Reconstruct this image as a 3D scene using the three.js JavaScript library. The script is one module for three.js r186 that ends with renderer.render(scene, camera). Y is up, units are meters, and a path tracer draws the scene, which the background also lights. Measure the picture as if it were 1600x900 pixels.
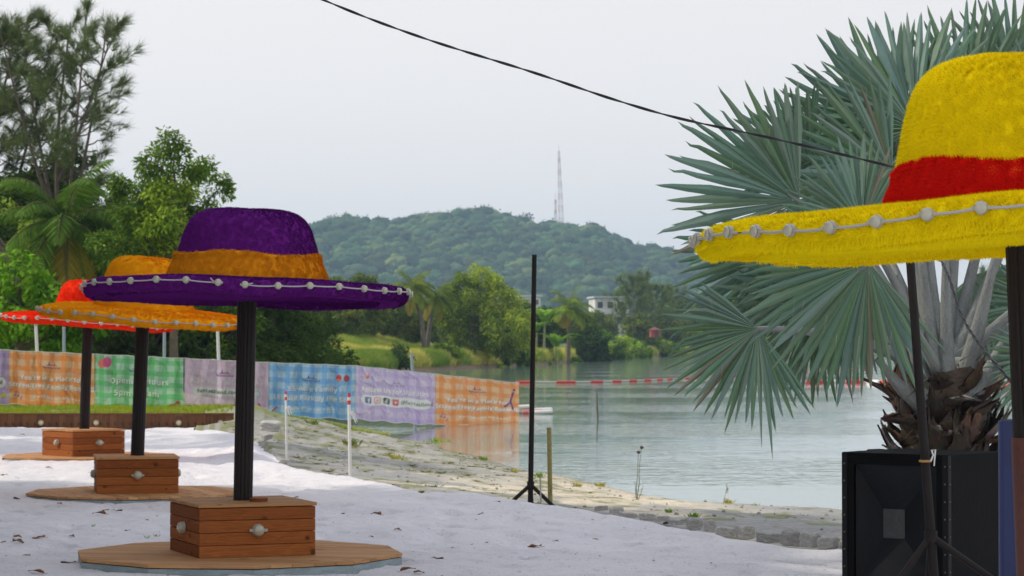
import * as THREE from 'three';
import { mergeGeometries, mergeVertices } from 'three/addons/utils/BufferGeometryUtils.js';
import { RoundedBoxGeometry } from 'three/addons/geometries/RoundedBoxGeometry.js';

// ---------------------------------------------------------------- camera, sky, sun, exposure
const FOC = 4000, HZ = 535, EYE = 1.72;               // lens in photograph pixels (1600 wide), horizon row, eye height in metres
const scene = new THREE.Scene();
const camera = new THREE.PerspectiveCamera(2 * Math.atan(450 / FOC) * 180 / Math.PI, 1600 / 900, 0.2, 8000);
camera.position.set(0, EYE, 0);
camera.rotation.x = Math.atan((HZ - 450) / FOC);
camera.focus = 14; camera.userData.fStop = 10;
camera.updateMatrixWorld();

const SUN_AZ = 66 * Math.PI / 180, SUN_EL = 36 * Math.PI / 180;
const sunDir = new THREE.Vector3(-Math.sin(SUN_AZ) * Math.cos(SUN_EL), Math.sin(SUN_EL), -Math.cos(SUN_AZ) * Math.cos(SUN_EL));
{
  const W = 512, H = 256, d = new Float32Array(W * H * 4), v = new THREE.Vector3();
  for (let r = 0; r < H; r++) for (let c = 0; c < W; c++) {
    const el = ((r + 0.5) / H - 0.5) * Math.PI, az = ((c + 0.5) / W - 0.5) * 2 * Math.PI;
    v.set(Math.cos(el) * Math.cos(az), Math.sin(el), Math.cos(el) * Math.sin(az));
    const y = Math.max(0, v.y), up = Math.pow(y, 0.75), ang = Math.acos(THREE.MathUtils.clamp(v.dot(sunDir), -1, 1));
    const glow = 0.36 * Math.exp(-((ang / 0.62) ** 2)) + 0.16 * Math.exp(-((ang / 1.1) ** 2));
    const hor = [1.01, 0.965, 0.935], zen = [0.58, 0.64, 0.77];
    const o = (r * W + c) * 4;
    for (let k = 0; k < 3; k++) d[o + k] = hor[k] + (zen[k] - hor[k]) * up + glow * [1, 0.96, 0.9][k];
    d[o + 3] = 1;
  }
  const t = new THREE.DataTexture(d, W, H, THREE.RGBAFormat, THREE.FloatType);
  t.mapping = THREE.EquirectangularReflectionMapping; t.magFilter = t.minFilter = THREE.LinearFilter; t.wrapS = THREE.RepeatWrapping; t.needsUpdate = true;
  scene.background = t; scene.environment = t;
}
const sun = new THREE.DirectionalLight(new THREE.Color(1, 0.92, 0.78), 3.1);
sun.position.copy(sunDir).multiplyScalar(150); sun.target.position.set(0, 0, -30);
sun.castShadow = true; sun.shadow.radius = 2.5; sun.shadow.mapSize.set(4096, 4096);
Object.assign(sun.shadow.camera, { left: -90, right: 90, top: 90, bottom: -90, near: 1, far: 400 });
scene.add(sun, sun.target);
scene.fog = new THREE.FogExp2(new THREE.Color(0.52, 0.76, 1.0), 0.0002);

const renderer = new THREE.WebGLRenderer({ antialias: true });
renderer.setSize(1024, 576);
renderer.toneMapping = THREE.LinearToneMapping;
renderer.toneMappingExposure = 1.0;
renderer.shadowMap.enabled = true; renderer.shadowMap.type = THREE.PCFSoftShadowMap;

// ---------------------------------------------------------------- helpers
const V = (x, y, z) => new THREE.Vector3(x, y, z);
const { clamp, lerp, smoothstep } = THREE.MathUtils;
const at = (px, py, D) => V((px - 800) / FOC * D, EYE + (HZ - py) / FOC * D, -D);      // a point of the photograph at depth D
const gd = (py, h = 0) => FOC * (EYE - h) / (py - HZ);                                  // depth of ground of height h seen at a row
const on = (px, py, h = 0) => at(px, py, gd(py, h));
function rng(seed) { let s = seed | 0; return () => { s = (s + 0x6d2b79f5) | 0; let t = Math.imul(s ^ (s >>> 15), 1 | s); t = (t + Math.imul(t ^ (t >>> 7), 61 | t)) ^ t; return ((t ^ (t >>> 14)) >>> 0) / 4294967296; }; }
const hash = (x, y) => { let h = Math.imul(x | 0, 374761393) + Math.imul(y | 0, 668265263); h = Math.imul(h ^ (h >>> 13), 1274126177); return ((h ^ (h >>> 16)) >>> 0) / 4294967296; };
function vnoise(x, y, per = 0) {
  const xi = Math.floor(x), yi = Math.floor(y), fx = x - xi, fy = y - yi, w = (i) => (per ? ((i % per) + per) % per : i);
  const sx = fx * fx * (3 - 2 * fx), sy = fy * fy * (3 - 2 * fy);
  return lerp(lerp(hash(w(xi), w(yi)), hash(w(xi + 1), w(yi)), sx), lerp(hash(w(xi), w(yi + 1)), hash(w(xi + 1), w(yi + 1)), sx), sy);
}
function fbm(x, y, oct = 4, per = 0) { let s = 0, a = 0.5, n = 0; for (let i = 0; i < oct; i++) { s += a * vnoise(x, y, per); n += a; a *= 0.5; x *= 2; y *= 2; per *= 2; } return s / n; }
const table = (t, x) => { if (x <= t[0][0]) return t[0][1]; for (let i = 1; i < t.length; i++) if (x <= t[i][0]) return lerp(t[i - 1][1], t[i][1], (x - t[i - 1][0]) / (t[i][0] - t[i - 1][0])); return t[t.length - 1][1]; };

const used = new Map();
function numbered(n) { const k = used.get(n) ?? 0; used.set(n, k + 1); return k ? n + '_' + String(k).padStart(3, '0') : n; }
function tag(o, label, category, group) { o.userData = { label, category }; if (group) o.userData.group = group; return o; }
function thing(name, pos, turn, label, category, group) { const o = new THREE.Group(); o.name = numbered(name); o.position.copy(pos); o.rotation.y = turn; scene.add(o); return tag(o, label, category, group); }
function add(name, geo, m, parent = scene) { const o = new THREE.Mesh(geo, m); o.name = parent === scene ? numbered(name) : name; o.castShadow = o.receiveShadow = true; parent.add(o); return o; }
function struct(name, geo, m) { const o = add(name, geo, m); o.userData = { kind: 'structure' }; return o; }
function stuff(name, geo, m, parent, mats, cols, label, category) {
  const o = new THREE.InstancedMesh(geo, m, mats.length); o.name = parent === scene ? numbered(name) : name;
  mats.forEach((x, i) => { o.setMatrixAt(i, x); if (cols) o.setColorAt(i, cols[i]); });
  o.castShadow = o.receiveShadow = true; o.userData = { kind: 'stuff' }; if (label) Object.assign(o.userData, { label, category }); parent.add(o); return o;
}
function dup(root, pos, turn, label, scale = 1, group) { const r = root.clone(); r.name = numbered(root.name.replace(/_\d{3}$/, '')); r.position.copy(pos); r.rotation.y = turn; r.scale.setScalar(scale); r.userData = { ...root.userData }; if (label) r.userData.label = label; if (group) r.userData.group = group; scene.add(r); return r; }

// collects triangles into one geometry
class MB {
  constructor() { this.p = []; this.n = []; this.u = []; this.c = []; this.i = []; }
  get size() { return this.p.length / 3; }
  v(p, n, u, w, c) { this.p.push(p.x, p.y, p.z); this.n.push(n.x, n.y, n.z); this.u.push(u, w); this.c.push(c[0], c[1], c[2]); }
  leaf(b, d, nrm, len, wid, col, droop = 0) {
    const s = V(0, 0, 0).crossVectors(d, nrm).normalize(), k = this.size, n = V(0, 0, 0).crossVectors(s, d).normalize(), m = b.clone().addScaledVector(d, len * 0.45);
    m.y -= droop * len * 0.2; const t = b.clone().addScaledVector(d, len); t.y -= droop * len;
    this.v(b, n, 0.5, 0, col); this.v(m.clone().addScaledVector(s, wid / 2), n, 1, 0.5, col); this.v(t, n, 0.5, 1, col); this.v(m.addScaledVector(s, -wid / 2), n, 0, 0.5, col);
    this.i.push(k, k + 1, k + 2, k, k + 2, k + 3);
  }
  sliver(b, t, s, wid, col) {
    const k = this.size, d = t.clone().sub(b), n = V(0, 0, 0).crossVectors(s, d).normalize();
    this.v(b.clone().addScaledVector(s, wid / 2), n, 0, 0, col); this.v(b.clone().addScaledVector(s, -wid / 2), n, 1, 0, col); this.v(t, n, 0.5, 1, col); this.i.push(k, k + 2, k + 1);
  }
  tube(pts, rad, sides = 6, col = [1, 1, 1], flat = 1) {
    const k0 = this.size, T = V(0, 0, 0), up = V(0, 0, 0), A = V(0, 0, 0), B = V(0, 0, 0); let len = 0;
    pts.forEach((p, i) => {
      T.subVectors(pts[Math.min(i + 1, pts.length - 1)], pts[Math.max(i - 1, 0)]).normalize();
      if (i) len += p.distanceTo(pts[i - 1]);
      up.set(0, 0, 1); if (Math.abs(T.z) > 0.9) up.set(1, 0, 0);
      A.crossVectors(T, up).normalize(); B.crossVectors(A, T).normalize();
      for (let s = 0; s <= sides; s++) { const a = s / sides * Math.PI * 2, n = A.clone().multiplyScalar(Math.cos(a)).addScaledVector(B, Math.sin(a)); this.v(p.clone().addScaledVector(A, Math.cos(a) * rad[i]).addScaledVector(B, Math.sin(a) * rad[i] * flat), n, s / sides, len, col); }
    });
    for (let i = 0; i < pts.length - 1; i++) for (let s = 0; s < sides; s++) { const a = k0 + i * (sides + 1) + s, b = a + sides + 1; this.i.push(a, b, a + 1, a + 1, b, b + 1); }
    for (const e of [0, pts.length - 1]) { const k = this.size, a = k0 + e * (sides + 1), n = V(0, e ? 1 : -1, 0); this.v(pts[e], n, 0.5, 0, col); for (let s = 0; s < sides; s++) this.i.push(k, a + s, a + s + 1); }
  }
  add(g, mtx, col = [1, 1, 1]) {
    g = g.index ? g : g.clone(); if (mtx) { g = g.clone(); g.applyMatrix4(mtx); }
    const k = this.size, P = g.attributes.position, N = g.attributes.normal, U = g.attributes.uv;
    for (let j = 0; j < P.count; j++) { this.p.push(P.getX(j), P.getY(j), P.getZ(j)); this.n.push(N.getX(j), N.getY(j), N.getZ(j)); this.u.push(U ? U.getX(j) : 0, U ? U.getY(j) : 0); this.c.push(...col); }
    if (g.index) for (const x of g.index.array) this.i.push(x + k); else for (let j = 0; j < P.count; j++) this.i.push(k + j);
  }
  geo(smooth = false) {
    const g = new THREE.BufferGeometry(), f = (a, n) => new THREE.BufferAttribute(new Float32Array(a), n);
    g.setAttribute('position', f(this.p, 3)); g.setAttribute('normal', f(this.n, 3)); g.setAttribute('uv', f(this.u, 2)); g.setAttribute('color', f(this.c, 3)); g.setIndex(new THREE.BufferAttribute(new Uint32Array(this.i), 1));
    if (smooth) g.computeVertexNormals(); return g;
  }
}
function grid(nu, nv, fn) {                                // fn(i, j) -> [x, y, z, u, v, (r, g, b)]
  const p = [], u = [], c = [], ix = [];
  for (let j = 0; j <= nv; j++) for (let i = 0; i <= nu; i++) { const q = fn(i, j); p.push(q[0], q[1], q[2]); u.push(q[3], q[4]); if (q.length > 5) c.push(q[5], q[6], q[7]); }
  for (let j = 0; j < nv; j++) for (let i = 0; i < nu; i++) { const a = j * (nu + 1) + i, b = a + nu + 1; ix.push(a, a + 1, b, b, a + 1, b + 1); }
  const g = new THREE.BufferGeometry();
  g.setAttribute('position', new THREE.BufferAttribute(new Float32Array(p), 3)); g.setAttribute('uv', new THREE.BufferAttribute(new Float32Array(u), 2));
  if (c.length) g.setAttribute('color', new THREE.BufferAttribute(new Float32Array(c), 3));
  g.setIndex(ix); g.computeVertexNormals(); return g;
}
const M4 = (pos, q = new THREE.Quaternion(), s = V(1, 1, 1)) => new THREE.Matrix4().compose(pos, q, s);
const euler = (x, y, z) => new THREE.Quaternion().setFromEuler(new THREE.Euler(x, y, z));
const box = (w, h, d, r = 0.004) => new RoundedBoxGeometry(w, h, d, 1, r);

// ---------------------------------------------------------------- textures and materials
const toS = (x) => Math.round(255 * clamp(x <= 0.0031308 ? 12.92 * x : 1.055 * Math.pow(x, 1 / 2.4) - 0.055, 0, 1));
function tex(W, H, fn, linear = false) {
  const d = new Uint8Array(W * H * 4);
  for (let y = 0; y < H; y++) for (let x = 0; x < W; x++) { const c = fn((x + 0.5) / W, (y + 0.5) / H), o = (y * W + x) * 4; for (let k = 0; k < 3; k++) d[o + k] = linear ? Math.round(255 * clamp(c[k] ?? c[0], 0, 1)) : toS(c[k]); d[o + 3] = 255; }
  const t = new THREE.DataTexture(d, W, H, THREE.RGBAFormat); t.magFilter = THREE.LinearFilter; t.minFilter = THREE.LinearMipmapLinearFilter; t.generateMipmaps = true; t.wrapS = t.wrapT = THREE.RepeatWrapping; t.anisotropy = 8;
  if (!linear) t.colorSpace = THREE.SRGBColorSpace; t.needsUpdate = true; return t;
}
const grey = (W, H, fn) => tex(W, H, (u, v) => { const x = fn(u, v); return [x, x, x]; }, true);
const mat = (c, rough = 0.8, o = {}) => new THREE.MeshStandardMaterial({ color: new THREE.Color(...c), roughness: rough, side: THREE.DoubleSide, ...o });
const phys = (c, rough = 0.8, o = {}) => new THREE.MeshPhysicalMaterial({ color: new THREE.Color(...c), roughness: rough, side: THREE.DoubleSide, ...o });

const tGrain = tex(512, 256, (u, v) => {                    // wood grain along u
  const w = fbm(u * 4, v * 12, 3, 0), r = Math.abs(((v * 14 + w * 3.5 + fbm(u * 2, v * 5, 2) * 2) % 1) - 0.5) * 2, f = fbm(u * 10, v * 160, 2);
  let k = 0.62 + 0.24 * r + 0.28 * (f - 0.5);
  for (const [ku, kv, s] of [[0.18, 0.3, 1], [0.63, 0.72, 0.8], [0.86, 0.2, 0.6]]) { const e = Math.hypot((u - ku) * 2.6, v - kv) / (0.055 * s); if (e < 1.6) k *= lerp(0.35, 1, smoothstep(e, 0.5, 1.6)); }
  return [k, k * 0.98, k * 0.95];
});
const bGrain = grey(512, 256, (u, v) => 0.5 + 0.4 * (fbm(u * 10, v * 150, 2) - 0.5) + 0.3 * (fbm(u * 4, v * 20, 2) - 0.5));
const tBlotch = tex(512, 512, (u, v) => { const a = fbm(u * 8, v * 8, 5, 8), b = fbm(u * 64, v * 64, 2, 64); const k = 0.72 + 0.4 * (a - 0.5) + 0.35 * (b - 0.5) + 0.1; return [k, k, k]; });
const bRough = grey(512, 512, (u, v) => fbm(u * 32, v * 32, 5, 32));
const sandMap = tex(1024, 1024, (u, v) => {
  const a = fbm(u * 6, v * 6, 5, 6), b = hash(u * 1024, v * 1024), s = fbm(u * 90, v * 90, 2, 90);
  let k = 0.92 + 0.12 * (a - 0.5) + 0.10 * (b - 0.5); if (s > 0.74) k *= 0.86; if (hash(u * 1024 + 7, v * 1024 + 3) > 0.9965) k *= 0.45;
  return [k, k * 0.985, k * (0.985 + 0.04 * (0.5 - a))];
});
const sandBump = grey(1024, 1024, (u, v) => 0.55 * fbm(u * 14, v * 14, 4, 14) + 0.25 * fbm(u * 50, v * 50, 3, 50) + 0.2 * hash(u * 1024, v * 1024));
const waterBump = grey(1536, 1536, (u, v) => { const calm = 0.35 + 1.1 * smoothstep(fbm(u * 4, v * 5, 3, 0), 0.35, 0.65); return 0.5 + calm * (0.5 * (fbm(u * 38 + 0.6 * vnoise(u * 16, v * 16), v * 70, 3) - 0.5) + 0.3 * (fbm(u * 100, v * 180, 2) - 0.5)) + 0.16 * (fbm(u * 19, v * 19, 2) - 0.5); });

const M = {
  sand: mat([0.86, 0.84, 0.86], 0.95, { map: sandMap, bumpMap: sandBump, bumpScale: 0.035 }),
  water: phys([0.20, 0.275, 0.232], 0.05, { ior: 1.33, bumpMap: waterBump, bumpScale: 0.011 }),
  bark: mat([0.2, 0.16, 0.12], 0.95, { map: tBlotch, bumpMap: bRough, bumpScale: 0.03 }),
  paleBark: mat([0.2, 0.165, 0.125], 0.95, { map: tBlotch, bumpMap: bRough, bumpScale: 0.03 }),
  leaf: phys([1, 1, 1], 0.8, { vertexColors: true, transmission: 0.44, specularIntensity: 0.1 }),
  leafOpaque: phys([1, 1, 1], 0.9, { vertexColors: true, specularIntensity: 0.15 }),
  fan: phys([1, 1, 1], 0.48, { vertexColors: true, transmission: 0.16 }),
  plain: mat([1, 1, 1], 0.7, { vertexColors: true }),
  petiole: mat([0.25, 0.265, 0.25], 0.7, { map: tBlotch, bumpMap: bRough, bumpScale: 0.006 }),
  boot: mat([1, 1, 1], 0.95, { vertexColors: true, map: tBlotch, bumpMap: bRough, bumpScale: 0.02 }),
  post: phys([0.016, 0.011, 0.010], 0.5, { specularIntensity: 0.5 }),
  iron: phys([0.022, 0.017, 0.015], 0.65, { map: tBlotch, specularIntensity: 0.4 }),
  cable: mat([0.012, 0.012, 0.014], 0.5),
  cord: mat([0.42, 0.4, 0.37], 0.6),
  bulbBody: mat([0.42, 0.4, 0.34], 0.5),
  lens: phys([0.44, 0.42, 0.32], 0.12, { clearcoat: 1, clearcoatRoughness: 0.05 }),
  skirt: mat([0.34, 0.42, 0.44], 0.7, { map: tBlotch }),
  white: mat([0.74, 0.73, 0.7], 0.6), red: mat([0.6, 0.04, 0.03], 0.6),
  stone: mat([0.36, 0.35, 0.33], 0.95, { map: tBlotch, bumpMap: bRough, bumpScale: 0.02 }),
  cab: phys([0.006, 0.006, 0.007], 0.6, { specularIntensity: 0.15, map: tBlotch, bumpMap: bRough, bumpScale: 0.0015 }),
  cabInner: phys([0.012, 0.013, 0.015], 0.55, { specularIntensity: 0.4, map: tBlotch }),
  screw: mat([0.12, 0.12, 0.12], 0.45, { metalness: 0.5 }),
  dryLeaf: mat([1, 1, 1], 0.85, { vertexColors: true }),
};
const woods = [[0.42, 0.135, 0.034], [0.36, 0.112, 0.028], [0.47, 0.158, 0.042], [0.32, 0.097, 0.024]].map((c) => phys(c, 0.7, { specularIntensity: 0.3, map: tGrain, bumpMap: bGrain, bumpScale: 0.002 }));
const decks = [[0.68, 0.37, 0.165], [0.60, 0.32, 0.14], [0.74, 0.42, 0.20]].map((c) => phys(c, 0.75, { specularIntensity: 0.3, map: tGrain, bumpMap: bGrain, bumpScale: 0.002 }));
// ---------------------------------------------------------------- ground, bank, lake
const WATER = -0.8;
const edgePx = [[300, 671], [395, 680], [424, 700], [450, 722], [530, 738], [640, 755], [690, 768], [790, 776], [860, 785], [930, 795], [980, 804], [1100, 825], [1190, 845], [1300, 857]];
const edge = edgePx.map(([x, y]) => { const p = on(x, y); return [p.x, -p.z]; }); edge.push([4.2, 20.3], [8, 19], [16, 18]);       // [x, depth], the rim of the white sand
const edgeX = [...edge].map(([x, d]) => [d, x]).reverse();
const shorePx = [[590, 672], [640, 690], [700, 707], [760, 716], [815, 735], [870, 742], [950, 760], [1000, 772], [1060, 785], [1150, 792], [1310, 800]];
const shore = shorePx.map(([x, y]) => { const p = on(x, y, WATER); return [p.x, -p.z]; }); shore.unshift([-15.5, 150], [-11, 110], [-7, 86]); shore.push([8, 37.2], [20, 36], [60, 30]);
const shoreX = [...shore].map(([x, d]) => [d, x]).reverse();
function lineDist(l, x, d) { let m = 1e9; for (let i = 1; i < l.length; i++) { const [ax, ay] = l[i - 1], bx = l[i][0] - ax, by = l[i][1] - ay, t = clamp(((x - ax) * bx + (d - ay) * by) / (bx * bx + by * by), 0, 1); m = Math.min(m, Math.hypot(x - ax - bx * t, d - ay - by * t)); } return m; }
const inSand = (x, d) => d < 51.9 && x < table(edgeX, d);
const inland = (x, d) => x < table(shoreX, d) || d < 30;
const bumps = [[-4.9, 49.6, 0.9, 0.26], [-4.1, 54.5, 1.0, 0.16], [-3.1, 57, 1.0, 0.1], [-5.4, 53, 1.0, 0.2], [-2.0, 60, 1.0, 0.1], [-3.4, 44, 0.9, 0.1], [-1.6, 38, 1.2, 0.08], [0.3, 40, 1.5, 0.07]];
function bankH(x, d) {
  const dS = lineDist(shore, x, d);
  if (!inland(x, d)) return WATER - Math.min(1.4, dS * 0.22) - 0.0;
  if (inSand(x, d)) return -0.17;
  const dE = lineDist(edge, x, d), a = inSand(x, d) ? -0.16 : lerp(-0.05, WATER, dE / (dE + dS + 1e-6)), b = Math.min(0.22 - 0.011 * clamp(d - 52, 0, 14), WATER + 0.19 * dS);
  let h = lerp(lerp(a, b, smoothstep(d, 47, 54)), b, d > 51.9 ? smoothstep(-x, 5.0, 6.2) : 0); if (d > 50.5 && d <= 51.9 && x < -5.6) return -0.17;
  const f = Math.min(1, dS * 0.5) * (inSand(x, d) ? 0 : 1);
  h += f * ((0.12 + 0.05 * smoothstep(d, 36, 44)) * (fbm(x * 0.9 + 9, d * 0.7, 4) - 0.5) + 0.03 * (fbm(x * 4, d * 4, 3) - 0.5));
  for (const [bx, bd, r, k] of bumps) { const e = Math.hypot(x - bx, d - bd) / r; if (e < 2.5 && !inSand(x, d)) h += k * Math.exp(-e * e) * (0.8 + 0.5 * fbm(x * 3, d * 3, 3)); }
  return h;
}
function sandH(x, d) {
  const e = lineDist(edge, x, d), near = smoothstep(e, 0, 0.5);
  let h = 0.07 * (fbm(x * 0.6 + 30, d * 0.55, 3) - 0.5) + 0.05 * (fbm(x * 2.2, d * 1.7 + 5, 3) - 0.5) + 0.018 * (fbm(x * 7, d * 7, 2) - 0.5);
  if (d > 33) h += smoothstep(d, 33, 38) * (0.16 * (fbm(x * 0.5 + 3, d * 0.9, 3) - 0.5));
  h += 0.05 * Math.exp(-((e - 0.5) ** 2) / 0.12) - 0.042 * smoothstep(vnoise(x * 3.1 + 50, d * 2.6), 0.62, 0.8) - 0.012 * smoothstep(vnoise(x * 8 + 5, d * 6), 0.6, 0.85);
  return h * (0.35 + 0.65 * near) - 0.1 * (1 - near) ** 2;
}
const bankMap = tex(1024, 1536, (u, v) => {
  const x = -14 + 28 * u, d = 16 + 70 * v, n = fbm(x * 1.1, d * 0.8, 5), f = fbm(x * 6, d * 4.5, 3), g = hash(u * 1024, v * 1536);
  const dS = lineDist(shore, x, d), dE = lineDist(edge, x, d), t = dE / (dE + dS + 1e-6);
  let sandy = smoothstep(n + 0.35 * smoothstep(t, 0.15, 0.5) - 0.15, 0.36, 0.56) * (1 - smoothstep(x, 1.8, 3.4) * (1 - smoothstep(t, 0.72, 0.85)));
  sandy *= 1 - 0.75 * smoothstep(d, 34, 42) * (1 - smoothstep(x, -0.6, 1.2)); 
  let c = [lerp(0.30, 0.62, sandy), lerp(0.295, 0.54, sandy), lerp(0.28, 0.41, sandy)];
  const k = 0.78 + 0.45 * (f - 0.5) + 0.3 * (g - 0.5) + 0.2; c = c.map((q) => q * k);
  const moss = smoothstep(fbm(x * 2.3 + 40, d * 1.3, 4) + 0.12 * smoothstep(d, 34, 46), 0.52, 0.64) * smoothstep(f, 0.35, 0.6);
  const mg = [0.15, 0.16, 0.05]; c = c.map((q, i) => lerp(q, mg[i] * k, 0.85 * moss));
  const wet = Math.exp(-dS * 3.5) * 0.6; c = c.map((q, i) => lerp(q, [0.16, 0.125, 0.085][i], wet));
  const lawn = smoothstep(d + 2 * (n - 0.5), 51.5, 53.5) * smoothstep(-x - 2.2 + 0.6 * (n - 0.5) - (d < 60 ? 2.2 * smoothstep(60 - d, 0, 6) : 0), 0, 0.6);
  return c.map((q, i) => lerp(q, [0.17, 0.21, 0.045][i] * (0.6 + 0.8 * n), lawn));
});
bankMap.wrapS = bankMap.wrapT = THREE.ClampToEdgeWrapping;
{
  const xs = [], ds = [];
  for (let x = -70; x < -14; x += 4) xs.push(x); for (let x = -14; x < 14; x += 0.13) xs.push(x); for (let x = 14; x <= 74; x += 4) xs.push(x);
  for (let d = -14; d < 16; d += 2) ds.push(d); for (let d = 16; d < 66; d += 0.2) ds.push(d); for (let d = 66; d < 90; d += 0.5) ds.push(d); for (let d = 90; d <= 122; d += 2) ds.push(d);
  M.bank = mat([1, 1, 1], 0.95, { map: bankMap });
  struct('lake_bank', grid(xs.length - 1, ds.length - 1, (i, j) => { const x = xs[i], d = ds[j]; return [x, bankH(x, d), -d, (x + 14) / 28, (d - 16) / 70]; }), M.bank);
  const rows = []; for (let d = -12; d < 14; d += 1) rows.push(d); for (let d = 14; d < 30; d += 0.1) rows.push(d); for (let d = 30; d <= 51.6; d += 0.16) rows.push(d);
  const NX = 240;
  struct('white_sand', grid(NX, rows.length - 1, (i, j) => {
    const d = rows[j], xr = Math.min(table(edgeX, d), 16), xl = -Math.max(6, 0.24 * d + 2), s = i / NX, x = i < 14 ? lerp(-34, xl, i / 14) : lerp(xl, xr, (i - 14) / (NX - 14));
    return [x, sandH(x, d), -d, x / 3, d / 3];
  }), M.sand);
  struct('lake_water', new THREE.PlaneGeometry(2400, 1400, 1, 1).rotateX(-Math.PI / 2).translate(0, WATER, -720), M.water).geometry.attributes.uv.array.forEach((q, i, a) => { a[i] = q * (i % 2 ? 1400 / 24 : 2400 / 24); });
}
// far shore, in columns fanned out from the near bank, up to the foot of the hill
const farTab = [[-6000, 112], [370, 112], [400, 148], [470, 188], [520, 200], [600, 215], [680, 235], [740, 252], [850, 285], [900, 330], [1000, 420], [1060, 480], [1200, 560], [1400, 640], [1600, 700], [2600, 720], [7000, 600]];
const farD = (px) => table(farTab, px);
function farH(px, D) {
  const e = D - farD(px), x = (px - 800) / FOC * D;
  if (e < 0) return WATER + Math.max(-1.2, e * 0.15);
  const mound = 1.5 * Math.exp(-(((px - 560) / 75) ** 2)) * smoothstep(e, 4, 40);
  return Math.min(WATER + e * 0.22, 0.35) + 0.5 * smoothstep(e, 6, 60) + mound + 0.4 * (fbm(x * 0.15, D * 0.15, 3) - 0.5) * smoothstep(e, 1, 8) + 0.12 * (fbm(x * 0.8, D * 0.4, 2) - 0.5);
}
{
  const cols = []; for (let p = -6000; p < -200; p += 200) cols.push(p); for (let p = -200; p < 1800; p += 5) cols.push(p); for (let p = 1800; p <= 7000; p += 200) cols.push(p);
  const es = [-8, -4, -2, -1, 0, 0.7, 1.5, 2.5, 4, 6, 9, 12, 16, 20, 25, 30, 36, 43, 52, 65, 85, 115, 160, 230, 330, 480, 700, 1000, 1500, 2200, 3000];
  struct('far_shore', grid(cols.length - 1, es.length - 1, (i, j) => {
    const px = cols[i], D = farD(px) + es[j], x = (px - 800) / FOC * D, e = es[j] + 1.4 * (fbm(x * 0.3, D * 0.3, 3) - 0.5), n = fbm(x * 0.12 + 3, D * 0.1, 4);
    const grass = smoothstep(e, 0.9, 2.4), dry = smoothstep(n, 0.4, 0.55) * smoothstep(700 - px, 0, 60);
    const g = [lerp(0.11, 0.25, dry), lerp(0.155, 0.25, dry), lerp(0.04, 0.085, dry)], s = [0.27, 0.19, 0.11];
    return [x, farH(px, D), -D, x / 4, D / 4, ...g.map((q, k) => lerp(s[k], q, grass) * (0.75 + 0.5 * n))];
  }), mat([1, 1, 1], 0.95, { vertexColors: true, map: tBlotch }));
}
// the wooded hill
const ridgeTab = [[-2500, 520], [-600, 470], [200, 430], [380, 390], [470, 372], [500, 359], [545, 349], [580, 355], [620, 359], [660, 350], [700, 348], [755, 341], [790, 352], [830, 362], [870, 361], [920, 366], [960, 387], [985, 402], [1040, 404], [1100, 415], [1200, 430], [1400, 462], [1800, 490], [4000, 520]];
const HD = 2200, HS = HD / 1200;
function hillH(px, D) { const top = EYE + (HZ - 20 - table(ridgeTab, px)) / FOC * HD, t = (D - HD) / (D < HD ? 300 * HS : 420 * HS); return -3 + (top + 3) * Math.max(0, Math.cos(clamp(t, -1, 1) * Math.PI / 2)) ** 1.15 + 6 * (fbm(px * 0.02, D * 0.012 / HS, 3) - 0.5) * (Math.abs(t) < 1 ? 1 - t * t : 0); }
{
  const cols = []; for (let p = -2500; p <= 4000; p += 20) cols.push(p);
  struct('hill', grid(cols.length - 1, 44, (i, j) => { const px = cols[i], D = HD + (-320 + j * 17.2) * HS, x = (px - 800) / FOC * HD * (0.35 + 0.65 * D / HD); return [x, hillH(px, D), -D, x / 8, D / 8]; }), mat([0.05, 0.085, 0.03], 0.95, { map: tBlotch }));
}
// ---------------------------------------------------------------- trees and plants
const tint = (r, c, k = 0.25) => { const b = 1.75 + k * (r() - 0.5) * 3, w = (r() - 0.5) * k; return [c[0] * b * (1 + w), c[1] * b * 1.04, c[2] * b * 0.52 * (1 - w)]; };
const rdir = (r) => { const z = r() * 2 - 1, a = r() * 6.2832, s = Math.sqrt(1 - z * z); return V(s * Math.cos(a), z, s * Math.sin(a)); };
function bend(a, b, sag, n = 5, r = null) { const o = []; for (let i = 0; i <= n; i++) { const t = i / n, p = a.clone().lerp(b, t); p.y += sag * Math.sin(t * Math.PI); if (r && i && i < n) p.add(rdir(r).multiplyScalar(0.03 * a.distanceTo(b))); o.push(p); } return o; }
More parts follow.
